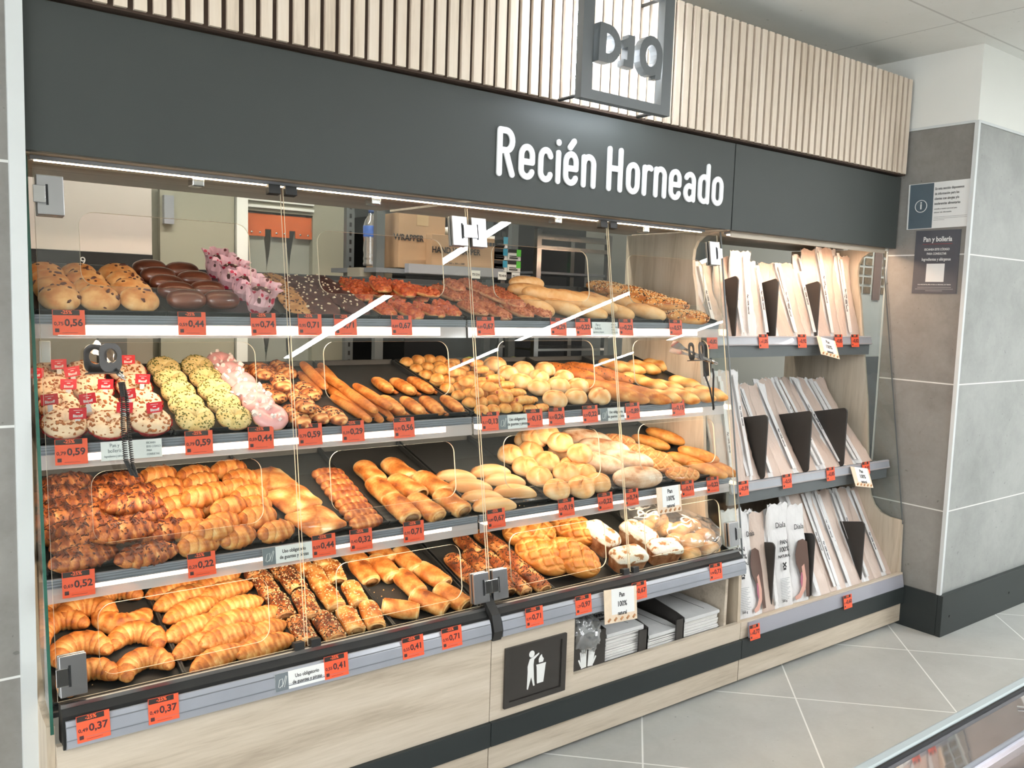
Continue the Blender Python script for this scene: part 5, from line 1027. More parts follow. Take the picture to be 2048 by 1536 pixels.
def price_tag(M, price, old, label, group, width=1.0):
    t = thing('price_tag', label, 'price tag', M @ Matrix.Diagonal((1.14, 1.12, 1, 1)), group)
    SC = Matrix.Diagonal((width, 1, 1, 1))
    put(_card, 'price_card', t, SC); put(_head, 'black_header', t, SC); put(_code, 'small_print', t, SC)
    put(text_mesh('-25%', .0105, M_orangeprint, bold=.0003), 'discount_text', t, T(-.004*width, .0235, .0011))
    put(text_mesh(price, .0205, M_ink, bold=.0006), 'price_text', t, T(.009*width, .001, .0008))
    put(text_mesh(old, .0105, M_ink, bold=.0002), 'old_price_text', t, T(-.0195*width, -.001, .0008))
    return t
for r, L_ in TAGS.items():
    off = .0165 if r < 4 else -.044
    for k, (x, p, old) in enumerate(L_):
        price_tag(GM(x, TZ[r], off-.0035) @ Rz(rnd.uniform(-1.2, 1.2)), p, old, f'orange tag priced {p} on the {RN[r]} shelf rail, {ORD[k+1]} tag from the left', 'orange price tags')
RT = {'A': (2.355, 1.379, [(2.817,'0,82'),(3.157,'1,05'),(3.439,'0,92'),(3.73,'0,85'),(3.87,'0,82')]), 'B': (2.215, .782, [(2.896,'0,59'),(3.192,'0,55'),(3.518,'0,85'),(3.809,'0,65')]), 'C': (2.098, .215, [(2.871,'0,77'),(3.539,'0,60')])}
RM = {'A': 'upper bagged-bread shelf', 'B': 'middle bagged-bread shelf', 'C': 'floor-level bagged-bread shelf'}
for key, (yy, zz, L_) in RT.items():
    for k, (x, p) in enumerate(L_):
        price_tag(T(x, yy, zz) @ FRONT @ Rx(-8), p, '1,10', f'orange tag priced {p} on the {RM[key]}, {ORD[k+1]} tag from the left', 'orange price tags', .9)
def notice(M, w, lines, label, size, icon=True, name='notice_card', h=.046, al='CENTER', xs=.8):
    t = thing(name, label, 'notice card', M); x0 = -w/2
    MB().box(-w/2, w/2, -h/2, h/2, -.0006, .0006).obj('card', M_card, t)
    if icon:
        MB().box(-w/2, -w/2+.036, -h/2, h/2, .0006, .001).obj('grey_end', M_cardgrey, t)
        g = MB()
        g.tube([(-w/2+.008, -.012, .0012), (-w/2+.012, .006, .0012), (-w/2+.02, .008, .0012), (-w/2+.02, -.008, .0012), (-w/2+.012, -.014, .0012)], .0007, 5, closed=True)
        g.tube([(-w/2+.018, -.014, .0012), (-w/2+.03, .014, .0012)], .0007, 5); g.tube([(-w/2+.024, -.015, .0012), (-w/2+.032, .012, .0012)], .0007, 5)
        g.obj('glove_and_tongs_icon', M_whitepr, t)
    for i, s in enumerate(lines):
        text(s, 'text_line', size, M_inkb, t, T((.018 if icon else 0), (len(lines)-1)*size*.55 - i*size*1.15, .0008), xs=xs, bold=.0002)
    return t
U = ('Uso obligatorio', 'de guantes y pinzas')
for (x, r, w, lab) in ((.921, 3, .142, 'white gloves-and-tongs notice on the third shelf rail, beside 0,44'), (.915, 4, .142, 'white gloves-and-tongs notice on the bottom rail, beside 0,41'), (1.716, 2, .118, 'white gloves-and-tongs notice on the second rail, between the 0,13 tags'), (2.165, 2, .118, 'white gloves-and-tongs notice on the second rail, left of 0,89')):
    notice(GM(x, TZ[r]-.004, (.0115 if r < 4 else -.047)), w, U, lab, .0135)
def qrcard(x, r, w, lab):
    t = notice(GM(x, TZ[r]-.003, .0115), w, (), lab, .012, False, 'ingredients_card')
    text('Pan y', 'text_line', .013, M_cardgrey, t, T(-w*.28, .013, .0008), xs=.8); text('bollería', 'text_line', .013, M_cardgrey, t, T(-w*.28, .0, .0008), xs=.8); text('Ingredientes y alérgenos', 'text_line', .0075, M_cardgrey, t, T(-w*.27, -.013, .0008), xs=.7)
    for i, s in enumerate(('ESCANEA', 'ESTE CÓDIGO', 'PARA', 'CONSULTAR')): text(s, 'text_line', .0075, M_cardgrey, t, T(w*.24, .014-i*.0095, .0008), align='LEFT', xs=.7)
qrcard(.535, 2, .142, 'pale ingredients card behind the hanging tongs cord, second shelf'); qrcard(2.157, 1, .125, 'pale ingredients card on the top shelf rail between two 0,22 tags')
M_kraft = plain('kraft_photo_card', srgb(224, 204, 178), .5, var=.08, nscale=30)
def pan_card(M, lab, w=.115, h=.082):
    t = thing('hanging_card', lab, 'sign card', M, 'Pan 100% natural cards')
    MB().box(-w/2, w/2, -h/2, h/2, -.0008, .0008).obj('card', M_kraft, t)
    MB().box(-w*.28, w*.42, -h*.26, h*.5, .0008, .0011).obj('pale_field', M_card, t)
    for i, (s, q) in enumerate((('Pan', .022), ('100%', .025), ('natural', .018))): text(s, 'text_line', q, M_inkb, t, T(.006, h*.30-i*h*.27, .0013), bold=.0005, xs=.85)
    g = MB()
    for i in range(5): g.tube([(-w*.4+i*w*.19, -h*.44, .001), (-w*.33+i*w*.19, -h*.36, .001)], .004, 7)
    g.obj('printed_loaves', plain('printed_loaf_brown', srgb(178, 128, 86), .6, var=.1), t)
    return t
pan_card(GM(2.415, .80, -.002) @ Rz(0), 'Pan 100% natural card clipped to the third shelf rail', .13, .10)
pan_card(GM(2.083, .488, -.056) @ Rz(-3), 'Pan 100% natural card hanging on the bottom ledge rail', .155, .115)
pan_card(T(3.60, 2.325, 1.352) @ FRONT @ Rx(-28) @ Rz(-12), 'Pan 100% natural card on the upper bagged-bread shelf', .135, .095)
pan_card(T(3.735, 2.19, .752) @ FRONT @ Rx(-28) @ Rz(-10), 'Pan 100% natural card on the middle bagged-bread shelf', .135, .095)

# ---------------------------------------------------------------- right cabinet shelves, dividers and bagged bread
for key, (yf, zr, lab) in {'A': (2.365, 1.397, 'upper grey metal shelf of the bagged bread cabinet'), 'B': (2.225, .80, 'middle grey metal shelf of the bagged bread cabinet')}.items():
    t = thing('bread_shelf', lab, 'shelf', T((X2+X3)/2, yf, zr), 'bagged bread shelves'); h = (X3-X2)/2-.02
    MB().prism([(.006, -.085), (.006, .0), (.03, -.012), (2.82-yf, -.012), (2.82-yf, -.03), (.02, -.03), (.02, -.085)], -h, h).obj('shelf_board', M_shelfg, t)
    MB().prism([(.005, .006), (.0, .004), (-.008, -.03), (-.004, -.036), (.005, -.034)], -h, h).obj('price_rail', M_alu, t)
    MB().box(-h, h, -.0088, -.002, -.033, -.028).box(-h, h, -.004, .003, .0, .002).obj('rail_ridge', M_plastic, t)
t = thing('price_rail', 'clear price rail along the floor-level bagged bread shelf', 'price rail', T((X2+X3)/2, YF-.004, .225)); h = (X3-X2)/2-.012
MB().prism([(.003, .030), (-.002, .030), (-.012, -.028), (-.008, -.032), (-.004, -.028), (.002, .02)], -h+.03, h).obj('rail_profile', thin_clear('tinted_rail_plastic', (.9, .9, .95), 1.5, .35, (.55, .56, .62), .1), t)
def divider(x, y, z, hh, d, lab, lean=0):
    poly = rrect(0, d, 0, hh, .02); poly = [(a, b) if not (b > hh*.7 and a < d*.5) else (a, b+.05) for a, b in poly]
    t = MB().prism(poly, -.004, .004).obj('shelf_divider', M_black2, None, T(x, y, z) @ Rz(-4), .0015); tag(t, lab, 'shelf divider', 'black metal shelf dividers'); return t
for x, lab in ((3.02, 'leftmost'), (3.30, 'middle'), (3.62, 'rightmost')): divider(x, 2.40, 1.388, .22, .24, f'black metal divider, {lab} on the upper bagged-bread shelf')
for x, lab in ((3.10, 'leftmost'), (3.42, 'middle'), (3.70, 'rightmost')): divider(x, 2.265, .79, .23, .26, f'black metal divider, {lab} on the middle bagged-bread shelf')
for x, lab in ((3.072, 'leftmost'), (3.36, 'middle'), (3.76, 'rightmost')): divider(x, 2.17, .247, .24, .26, f'black metal divider, {lab} on the floor-level bread shelf')
def paper(name, c, rough=.6, tr=.25):
    m, nt, out = _new(name); v = coords(nt, (1, 1, .35)); n = noise_tex(nt, v, 30, 5, .65, 1.2)
    col = ramp(nt, n, [(.3, tuple(x*.9 for x in c)), (.7, c)])
    p = princ(nt, out, col, rough, nrm=bump(nt, n, .7, .006)); return m
P_white = paper('white_bread_bag_paper', srgb(226, 224, 222)); P_kraft = paper('translucent_bag_window', srgb(206, 186, 172), .3)
M_breadwin = crust('bread_seen_in_bag', [(0, srgb(222, 196, 170)), (1, srgb(190, 142, 96))], 20, .3, .45)
def bag_mesh(i, w, th, ln, win):
    mb = MB(); n = 20; m = 22; vs = []; R_ = random.Random(i)
    for a in range(m+1):
        t = a/m; k = 1 - .35*max(0, (t-.72)/.28)**1.2*0; ww = w*(1-.10*math.sin(t*3+i)+.05*math.sin(t*11+i)); tt = th*(1 if t < .62 else max(.14, 1-(t-.62)*2.4)); tt *= (1 if t > .04 else .6)
        bend = .012*math.sin(t*5+i)
        for b in range(n):
            q = 2*PI*b/n; c, s = math.cos(q), math.sin(q); e = (abs(c)**3+abs(s)**3)**(-1/3)
            nn = noise.noise(Vector((c*2.2+i*5, s*2.2, t*9)))*.09 + noise.noise(Vector((c*5+i*3, s*5, t*24)))*.05
            top = (.008*math.sin(b*1.9+i)+.012*nn) if a == m else 0
            vs.append((ww/2*c*e*(1+nn)+bend, tt/2*s*e*(1+nn*1.5)+tt/2, t*ln+top))
    mi = []; fs = []
    for a in range(m):
        for b in range(n):
            fs.append((a*n+b, a*n+(b+1) % n, (a+1)*n+(b+1) % n, (a+1)*n+b)); ang = 2*PI*(b+.5)/n; x = math.cos(ang)
            front = math.sin(ang) < 0
            mi.append(1 if (front and win and win[0] < x < win[1]) else 0)
    mb.add(vs, fs, 0, None, True); mb.add([vs[b] for b in range(n)], [list(range(n))], 0)
    for k, q in enumerate(mi): mb.mi[k] = q
    return mb.mesh('paper_bag', [P_white, P_kraft])
bagm = [bag_mesh(i, .112+.012*(i % 3), .045, .50, [( -.9, .35), (-.3, .9), (-.95, .2), (-.2, .95)][i % 4]) for i in range(4)]
bagw = [bag_mesh(i+6, .125, .05, .45, None) for i in range(2)]
BAGS = {'A': [(2.875,1.395,.15,.33),(2.94,1.395,.12,.32),(3.05,1.395,.10,.35),(3.13,1.395,.062,.374),(3.215,1.395,.084,.336),(3.43,1.395,.145,.34),(3.51,1.395,.127,.343),(3.575,1.395,.112,.323),(3.36,1.395,.13,.30),(3.67,1.395,.14,.39),(3.72,1.395,.12,.42),(3.80,1.395,.11,.433),(3.875,1.395,.11,.43),(3.95,1.395,.09,.40)],
 'B': [(2.87,.79,.10,.44),(2.935,.79,.11,.46),(2.995,.79,.135,.46),(3.05,.79,.17,.41),(3.14,.79,.2,.385),(3.20,.79,.215,.39),(3.30,.79,.23,.38),(3.38,.79,.25,.40),(3.50,.79,.28,.40),(3.60,.79,.29,.40),(3.665,.79,.30,.39),(3.73,.79,.30,.395),(3.80,.79,.30,.39),(3.91,.79,.30,.385)],
 'C': [(2.89,.247,.09,.44),(2.98,.247,.10,.42),(3.06,.247,.09,.41),(3.155,.247,.058,.439),(3.275,.247,.057,.42),(3.44,.247,.212,.432),(3.52,.247,.217,.43),(3.565,.247,.222,.425),(3.61,.247,.225,.42),(3.685,.247,.207,.413),(3.735,.247,.21,.405),(3.84,.247,.212,.404),(3.915,.247,.218,.397),(3.985,.247,.22,.39)]}
YB = {'A': 2.415, 'B': 2.285, 'C': 2.165}
SHN = {'A': 'upper', 'B': 'middle', 'C': 'floor-level'}
M_brownp = plain('printed_brown_hair', srgb(92, 68, 58), .6, var=.05); M_skinp = plain('printed_skin_tone', srgb(206, 158, 142), .6, var=.03); M_pinkp = plain('printed_mauve_top', srgb(170, 100, 118), .6, var=.05)
for key, L_ in BAGS.items():
    L_ = sorted(L_)
    for k, (x, z, dy, dz) in enumerate(L_):
        ang = math.degrees(math.atan2(dy, dz)); ln = math.hypot(dy, dz); wide = (key == 'C' and k in (0, 1, 3, 4)) or (key == 'A' and k == 3)
        kinds = 'wide white printed paper bread bag' if wide else 'slim white paper baguette bag with window'
        M = T(x, YB[key], z) @ Matrix.Rotation(math.radians(-ang), 4, 'X') @ Rz(rnd.uniform(-10, 6))
        t = thing('bread_bag', f'{kinds}, {ORD[k+1]} from the left on the {SHN[key]} bagged-bread shelf', 'bread bag', M, 'paper bags of bread')
        me = bagw[k % 2] if wide else bagm[k % 4]; L0 = .45 if wide else .50
        put(me, 'paper_bag', t, Matrix.Diagonal((1, 1, ln/L0, 1)))
        F2 = T(0, -.011, 0) @ FRONT
        if wide and key == 'C':
            if k in (3, 0):
                text('Diala', 'bag_lettering', .034, M_inkb, t, F2 @ T(-.01, ln*.80, .0), xs=.9)
                for s, zz, q in (('PAN', .63, .025), ('100%', .56, .029), ('NATURAL', .495, .017)): text(s, 'bag_lettering', q, M_inkb, t, F2 @ T(.005, ln*zz, 0), bold=.0004, xs=.95)
                g = MB()
                for a_ in (45, 135): g.box(-.014, .014, -.003, .003, 0, .001, 0, F2 @ T(.004, ln*.41, 0) @ Rz(a_))
                g.box(-.008, .008, -.022, -.012, 0, .001, 0, F2 @ T(.004, ln*.41, 0)); g.obj('windmill_mark', M_inkb, t)
                g = MB()
                for q in range(14): g.box(-.026, .03 - .008*(q % 3), -.0006, .0006, 0, .0008, 0, F2 @ T(0, ln*.28-q*.0068, 0))
                g.obj('small_print', M_cardgrey, t); text('250 g', 'bag_lettering', .013, M_inkb, t, F2 @ T(-.005, .028, 0), bold=.0003)
            else:
                text('Diala', 'bag_lettering', .032, M_inkb, t, F2 @ T(0, ln*.78, .0), xs=.9)
                hair = [(-.022,.24),(-.008,.27),(.02,.275),(.045,.26),(.05,.18),(.044,.02),(.025,.02),(.02,.12),(.0,.105),(-.012,.14),(-.026,.17),(-.03,.21)]
                arm = [(.004,.155),(.02,.165),(.028,.10),(.02,.055),(-.012,.02),(-.04,.015),(-.045,.03),(-.02,.04),(.002,.07),(.008,.11)]
                top_ = [(.0,.13),(.012,.13),(.012,.05),(.0,.06),(-.008,.09)]
                for nm_, pl, mt, zz in (('printed_hair', hair, M_brownp, .0), ('printed_top', top_, M_pinkp, .0006), ('printed_arm', arm, M_skinp, .0012)):
                    MB().prism(pl, zz, zz+.0008, axis='z').obj(nm_, mt, t, F2)
        else:
            sgn = [.034, -.032, .036, -.035][k % 4] if not wide else 0
            g = MB().box(-.010, .010, .02, ln-.02, -.0012, 0, 0); g.obj('white_seam_strip', P_white, t, F2 @ T(sgn, 0, .001) )
            text('Pan 100% natural', 'bag_lettering', .0125, M_inkb, t, F2 @ T(sgn, ln*(.48 + .1*((k*7) % 3-1)), .0014) @ Rz(-90), bold=.0003)
# ---------------------------------------------------------------- paper bag niche
M_bagpap = plain('stacked_grey_white_bag_paper', srgb(222, 220, 216), .7, var=.05, nscale=20); M_bagtop = plain('top_printed_bag', srgb(196, 196, 194), .6, var=.06)
def bracket(x0, x1, zt, lab):
    t = MB().prism([(YF+.02, .252), (YF+.02, zt-.01), (YF+.06, zt), (YF+.44, zt+.06), (YF+.44, .252)], x1-.006, x1).box(x0, x1, YF+.02, YF+.026, .252, zt-.012).obj('niche_divider', M_black2); tag(t, lab, 'divider', 'black dividers in the bag niche'); return t
g = MB().box(1.912, 2.075, YF+.019, YF+.022, .252, .385).prism([(YF+.02, .252), (YF+.02, .385), (YF+.4, .45), (YF+.4, .252)], 2.069, 2.075).obj('glove_box', M_black2); tag(g, 'black metal glove holder at the left end of the bag niche', 'glove holder')
gv = MB()
for dx, rot in ((-.018, 4), (.014, -6)):
    R__ = T(1.992+dx, YF+.0188, .275) @ FRONT @ Rz(rot)
    gv.prism([(-.012, -.01), (.012, -.01), (.014, .03), (-.014, .03)], 0, .0007, 0, R__, 'z')
    for q in range(4): gv.prism(capsule((-.0105+q*.007, .028), (-.0125+q*.0085, .056-.006*abs(q-1.5)), .003), 0, .0008, 0, R__, 'z')
    gv.prism(capsule((-.012 if rot > 0 else .012, .0), (-.021 if rot > 0 else .021, .022), .003), 0, .0009, 0, R__, 'z')
go = gv.obj('glove_pictogram', M_whitepr); go.parent = g
gb = Food()
def PG(u, w):
    a = 2*PI*w; ph = -PI/2+PI*u; c = max(0, math.cos(ph))**.7; nn = noise.noise(Vector((math.cos(a)*4*c, math.sin(a)*4*c, u*5)))+.5*noise.noise(Vector((math.cos(a)*11*c, math.sin(a)*11*c, u*12)))
    return (.062*c*math.cos(a)*(1+.3*nn), .07*c*math.sin(a)*(1+.25*nn), .062*math.sin(ph)*(1+.3*nn)), .5
gb.grid(PG, 26, 40); M_film2 = thin_clear('crinkled_glove_film', (.85, .86, .86), 4.5, .22, (.72, .74, .74), .12, 1.5)
o = put(gb.mesh('glove_bundle', [M_film2]), 'glove_bundle', None, T(1.987, YF+.05, .385)); tag(o, 'crumpled bundle of clear plastic gloves in the niche', 'plastic gloves')
gt = Food(); 
NS = [(2.083, 2.285, .352, 17, 'thick left stack of flat white bread bags in the niche'), (2.298, 2.478, .302, 10, 'lower middle stack of white bread bags in the niche'), (2.492, 2.712, .325, 12, 'right stack of white bread bags in the niche')]
for x0, x1, zt, n_, lab in NS:
    t = thing('bag_stack', lab, 'stack of paper bags', T((x0+x1)/2, YF+.03, .252), 'stacks of paper bags'); w = (x1-x0)/2; R_ = random.Random(n_); hz = (zt-.252)/n_
    mb = MB()
    for i in range(n_): j = R_.uniform(-.004, .004); f = R_.uniform(0, .012); mb.box(-w+.004+abs(j), w-.004-abs(j), f, .42, i*hz, i*hz+hz*.72)
    mb.obj('folded_bags', M_bagpap, t)
    tp = MB().prism([(-.004, -.012), (-.002, 0), (.06, .006), (.43, .01), (.43, .0), (.02, -.006)], -w+.006, w-.012).obj('top_bag', M_bagtop, t, T(0, 0, zt-.248))
    MB().box(-.001, .001, 0, .4, 0, .0006).obj('fold_line', M_inkb, tp, T(w*.3, .02, .0105) @ Rz(0))
    if n_ == 17: text('100%', 'bag_lettering', .03, M_inkb, t, T(-.02, .13, zt-.252+.016) @ Rz(0) @ Rx(1), bold=.0008); text('natural', 'bag_lettering', .03, M_inkb, t, T(-.01, .10, zt-.252+.0155) @ Rx(1), bold=.0008)
bracket(2.286, 2.290, .355, 'black divider right of the thick bag stack'); bracket(2.245, 2.291, .352, 'black upright lip beside the thick bag stack'); bracket(2.445, 2.487, .352, 'black divider left of the right bag stack')

# ---------------------------------------------------------------- tongs on their holders
def holder(x, z, label):
    t = thing('tongs_holder', label, 'tongs holder', GM(x, z, -.004), 'tongs holders on the glass')
    for dx, dz in ((-.012, .004), (.016, .03)):
        put(flat([rrect(-.029, .029, -.034, .036, .022), arc(0, .006, .017, .018, 0, 345, 18)], .003, [M_black2]), 'ring_plate', t, T(dx, 0, dz) @ Ry(20))
    MB().box(-.036, .042, -.036, -.033, .0, .036).obj('holder_base', M_black2, t)
    return t
def aim(p, d):
    d = Vector(d).normalized(); y = Vector((0, 0, 1)).cross(d).normalized(); z = d.cross(y)
    return Matrix(((d.x, y.x, z.x, p[0]), (d.y, y.y, z.y, p[1]), (d.z, y.z, z.z, p[2]), (0, 0, 0, 1)))
def tongs(M, lab):
    t = thing('serving_tongs', lab, 'tongs', M, 'steel serving tongs')
    for s in (-1, 1):
        mb = MB(); L0 = .165; vs = []; n = 14
        for i in range(n+1):
            u = i/n; y = s*(.003+.022*u**1.2*(1 if u < .8 else 1-(u-.8)*.9)); wd = .005 if u < .68 else .005+.012*math.sin((u-.68)/.32*PI*.75)
            vs += [(u*L0, y, -wd), (u*L0, y, wd), (u*L0, y+s*.0012, wd), (u*L0, y+s*.0012, -wd)]
        fs = [(i*4+k, i*4+(k+1) % 4, i*4+4+(k+1) % 4, i*4+4+k) for i in range(n) for k in range(4)] + [(0, 1, 2, 3), (n*4, n*4+3, n*4+2, n*4+1)]
        mb.add(vs, fs, 0, None, False); mb.obj('tong_arm', M_steel, t)
    MB().tube([(-.005, -.009, 0), (-.012, 0, 0), (-.005, .009, 0)], .005, 8).obj('spring_end', M_steel, t)
    MB().tube([(-.02+.008*math.cos(a), .008*math.sin(a), 0) for a in [k*PI/6 for k in range(12)]], .0013, 6, closed=True).obj('hanging_ring', M_chrome, t)
    return t
def coil(pts, label, r=.006, turns=60):
    P = [Vector(p) for p in pts]; out = []; n = turns*7
    for i in range(n+1):
        u = i/n*(len(P)-1); k = min(int(u), len(P)-2); f = u-k; c = P[k].lerp(P[k+1], f); a = 2*PI*i/7
        out.append((c.x+r*math.cos(a), c.y+r*math.sin(a), c.z))
    t = MB().tube(out, .0013, 5).obj('coiled_cord', M_black); tag(t, label, 'coiled cord', 'coiled tongs cords'); return t
holder(.470, 1.352, 'dark two-ring tongs holder on the leftmost glass door')
tongs(aim((.503, 2.215, 1.318), (-.082, .944, .32)) @ Rx(35), 'steel tongs resting in the left holder above the cream donuts')
coil([(.503, 2.215, 1.30), (.502, 2.19, 1.27), (.498, 2.175, 1.20), (.500, 2.16, 1.12), (.513, 2.15, 1.085)], 'black coiled cord hanging from the left tongs', .005, 62)
coil([(.509, 2.217, 1.30), (.512, 2.195, 1.26), (.511, 2.175, 1.19), (.515, 2.162, 1.11), (.521, 2.15, 1.08)], 'second black coiled cord strand beside the left tongs cord', .004, 62)
holder(2.600, 1.347, 'dark two-ring tongs holder at the right end of the glass doors')
tongs(aim((2.649, 2.215, 1.313), (-.6, .735, .317)) @ Rx(35), 'steel tongs lying in the right holder near the bagged bread')
coil([(2.60, 2.205, 1.275), (2.601, 2.20, 1.26), (2.615, 2.185, 1.21), (2.622, 2.165, 1.135)], 'black cord strand hanging from the right tongs, left one', .003, 70)
coil([(2.655, 2.21, 1.285), (2.650, 2.20, 1.262), (2.635, 2.185, 1.20), (2.618, 2.165, 1.13)], 'black cord strand hanging from the right tongs, right one', .003, 70)

# ---------------------------------------------------------------- chest freezer in the near right corner
fz = thing('island_freezer', 'chest freezer with light grey rim and curved clear lid in the corner', 'freezer', T(1.6, .60, 0))
M_rim = plain('light_grey_freezer_rim', srgb(176, 186, 188), .4, var=.02, nscale=2); M_fin = plain('grey_freezer_interior', srgb(122, 122, 124), .35, var=.08, nscale=3)
MB().box(-1.3, 3.0, .0, .018, .80, .90).obj('rim', M_rim, fz, bev=.004)
MB().box(-1.3, 3.0, -.02, .014, .02, .80).obj('outer_wall', M_band, fz)
MB().box(-1.3, 3.0, -.004, -.0005, .80, .8985).obj('rim_gasket', M_dark, fz)
MB().box(-1.3, 3.0, -.50, -.03, .50, .52).obj('inner_floor', M_fin, fz)
MB().box(-1.3, 3.0, -.06, -.03, .52, .78).obj('inner_wall', M_fin, fz)
lid = MB(); pr = [(-.005-.42*math.sin(math.radians(a)), .893+.075*math.sin(math.radians(a*1.6))) for a in range(0, 61, 4)]
lid.prism(pr + [(y-.001, z-.005) for y, z in pr[::-1]], -1.3, 3.0); ob = lid.obj('curved_lid', thin_clear('tinted_freezer_acrylic', (.80, .79, .83), 3.2, .10, (.7, .7, .74), .03), fz)
lr = MB()
for k in (3, 6, 10): lr.tube([(-1.3, pr[k][0], pr[k][1]+.002), (3.0, pr[k][0], pr[k][1]+.002)], .0035, 6)
lr.obj('lid_rail', M_alu, fz)
MB().box(-1.3, 3.0, -.069, -.061, .872, .878).obj('glow_strip', emis('freezer_streak_glow', (.92, .95, 1), 7), fz)  # glowing bar stands in for the tube reflection streak on the lid
lr = MB().tube([(-.13, y, z+.003) for y, z in pr[1:]], .0016, 6).obj('lid_seam', M_whitepr, fz)
FZP = [(1.22, .50, srgb(196, 140, 104), 30), (1.34, .47, srgb(120, 104, 128), -12), (1.47, .50, srgb(92, 84, 110), 18), (1.62, .46, srgb(150, 92, 104), -25), (1.78, .50, srgb(178, 176, 182), 8), (1.20, .34, srgb(150, 150, 168), 4), (1.36, .30, srgb(134, 92, 100), -16), (1.55, .32, srgb(170, 168, 176), 12), (1.74, .32, srgb(108, 100, 120), -8)]
PN = ['orange', 'lilac', 'purple', 'dark pink', 'white', 'pale blue', 'maroon', 'pale grey', 'dark violet']
for k, (x, y, c, a) in enumerate(FZP):
    f = Food(); f.grid(lambda u, w, k=k: ((lambda aa, ph: ((.075*max(0, math.cos(ph))**.4*math.cos(aa)), (.055*max(0, math.cos(ph))**.4*math.sin(aa)), .02*(1+math.sin(ph))*(1+.3*noise.noise(Vector((math.cos(aa)*3+k, math.sin(aa)*3, u*3))))))(2*PI*w, -PI/2+PI*u), .5), 10, 20)
    o = put(f.mesh('frozen_packet', [plain('packet_print_' + PN[k].replace(' ', '_'), c, .3, var=.3, nscale=25)]), 'frozen_packet', None, T(x, y, .52) @ Rz(a) @ Matrix.Diagonal((1, 1, 3.2, 1))); tag(o, f'{PN[k]} frozen food packet under the clear freezer lid', 'frozen food', 'frozen food packets')
# ---------------------------------------------------------------- kitchen behind the display
M_card_b = plain('brown_corrugated_cardboard', srgb(176, 144, 112), .7, var=.06, nscale=6)
M_hood = plain('pale_oven_hood_panel', srgb(224, 214, 206), .4, var=.04, nscale=2)
t = thing('kitchen_oven', 'pale panelled oven housing with black control band at far left behind shelves', 'oven', T(.55, 3.5, 0))
MB().box(-.35, .31, -.2, .5, 1.645, 1.93).obj('upper_panel', M_hood, t); MB().box(-.35, .31, -.21, .5, 1.56, 1.644).obj('control_band', M_dark, t)
MB().box(-.35, .31, -.2, .5, 0, 1.559).obj('lower_body', M_creamd, t); text('9', 'display_digit', .04, M_whitepr, t, T(.08, -.212, 1.61) @ FRONT); MB().box(.04, .09, -.2125, -.2105, 1.585, 1.597).obj('display_bar', M_whitepr, t)
o = MB().box(-.16, .16, 0, .03, 0, 2.0).obj('door_2', M_cream, None, T(1.21, 3.9, 0)); struct(o, 'cream kitchen door leaf standing behind the shelves', 'door')
MB().box(-.02, .02, -.03, 0, 1.80, 1.92).obj('door_closer', M_alu, o, T(-.13, 0, 0))
o = MB().box(1.375, 1.425, 3.88, 3.98, 0, 2.2).box(1.06, 1.425, 3.93, 3.98, 2.02, 2.2).obj('trim_3', M_white); struct(o, 'white kitchen door jamb', 'trim')
w = MB().box(1.79, 1.99, 4.0, 4.08, 0, 2.73).box(1.43, 1.79, 4.0, 4.08, 1.90, 2.73).box(1.0, 1.42, 4.0, 4.08, 0, 2.73); struct(w.obj('wall_cold_room', M_cream), 'cream insulated cold-room wall with doorway', 'wall')
for zz in (1.915, 1.945): MB().box(1.43, 1.79, 3.985, 4.0, zz, zz+.012).obj('trim_4', M_white)['kind'] = 'structure'
t = thing('strip_curtain', 'plastic strip curtain hanging from an orange rail in the cold-room doorway', 'strip curtain', T(1.61, 4.03, 1.87))
MB().box(-.17, .18, -.015, .015, -.05, .02).obj('orange_rail', plain('orange_curtain_rail', srgb(196, 96, 44), .5), t)
for k in range(3):
    x = -.10+k*.12; lb = MB().box(x-.045, x+.045, -.02, -.015, -.085, -.05).obj('orange_clip', MATS['orange_curtain_rail'], t)
    for q in (-.02, .02): MB().lathe([(0, 0), (.005, 0), (.005, .002), (0, .002)], 10, 0, T(x+q, -.021, -.067) @ Rx(90)).obj('rivet', M_steel, lb)
    st = MB(); st.prism([(x-.05+.012*math.sin(i*.9+k), -.05-i*.06) for i in range(14)] + [(x+.05+.01*math.sin(i*.8+k), -.05-(13-i)*.06) for i in range(14)], -.002+k*.006, .0+k*.006, axis='y'); st.obj('plastic_strip', thin_clear('milky_strip_%d' % k, (.86, .86, .8), 1.5, .30, (.72, .72, .66), .1), t)
M_crate = plain('dark_green_crate', srgb(70, 84, 66), .6)
for k in range(4):
    t = thing('produce_crate', f'dark green crate in the cold room, {["lowest", "second lowest", "third lowest", "topmost"][k]} of the stack', 'crate', T(1.66, 4.6, .70+k*.14), 'green crates in the cold room')
    MB().box(-.22, .22, -.15, .15, 0, .09).obj('crate_body', M_crate, t); MB().tube([(-.06, -.155, .06), (-.05, -.16, .09), (.05, -.16, .09), (.06, -.155, .06)], .006, 6).obj('crate_handle', M_alu, t)
o = MB().box(1.3, 2.1, 4.2, 4.98, 0, .7).obj('cold_room_pallet', M_dark); tag(o, 'dark pallet base under the crates in the cold room', 'pallet')
t = thing('storage_rack', 'grey slotted metal kitchen rack behind the cardboard boxes', 'rack', T(2.2, 3.45, 0))
for x, y in ((-.34, .3), (-.37, -.05), (.46, .3), (.36, -.05)): MB().box(x-.02, x+.02, y-.015, y+.015, 0, 2.05).obj('rack_post', M_shelfg, t)
sl_ = MB()
for i in range(34): sl_.box(-.345, -.335, .283, .285, .6+i*.04, .62+i*.04)
sl_.obj('rack_slots', M_dark, t)
for z in (.75, 1.22, 1.655): MB().box(-.42, .42, -.12, .32, z-.03, z-.01).obj('rack_shelf', M_alud, t)
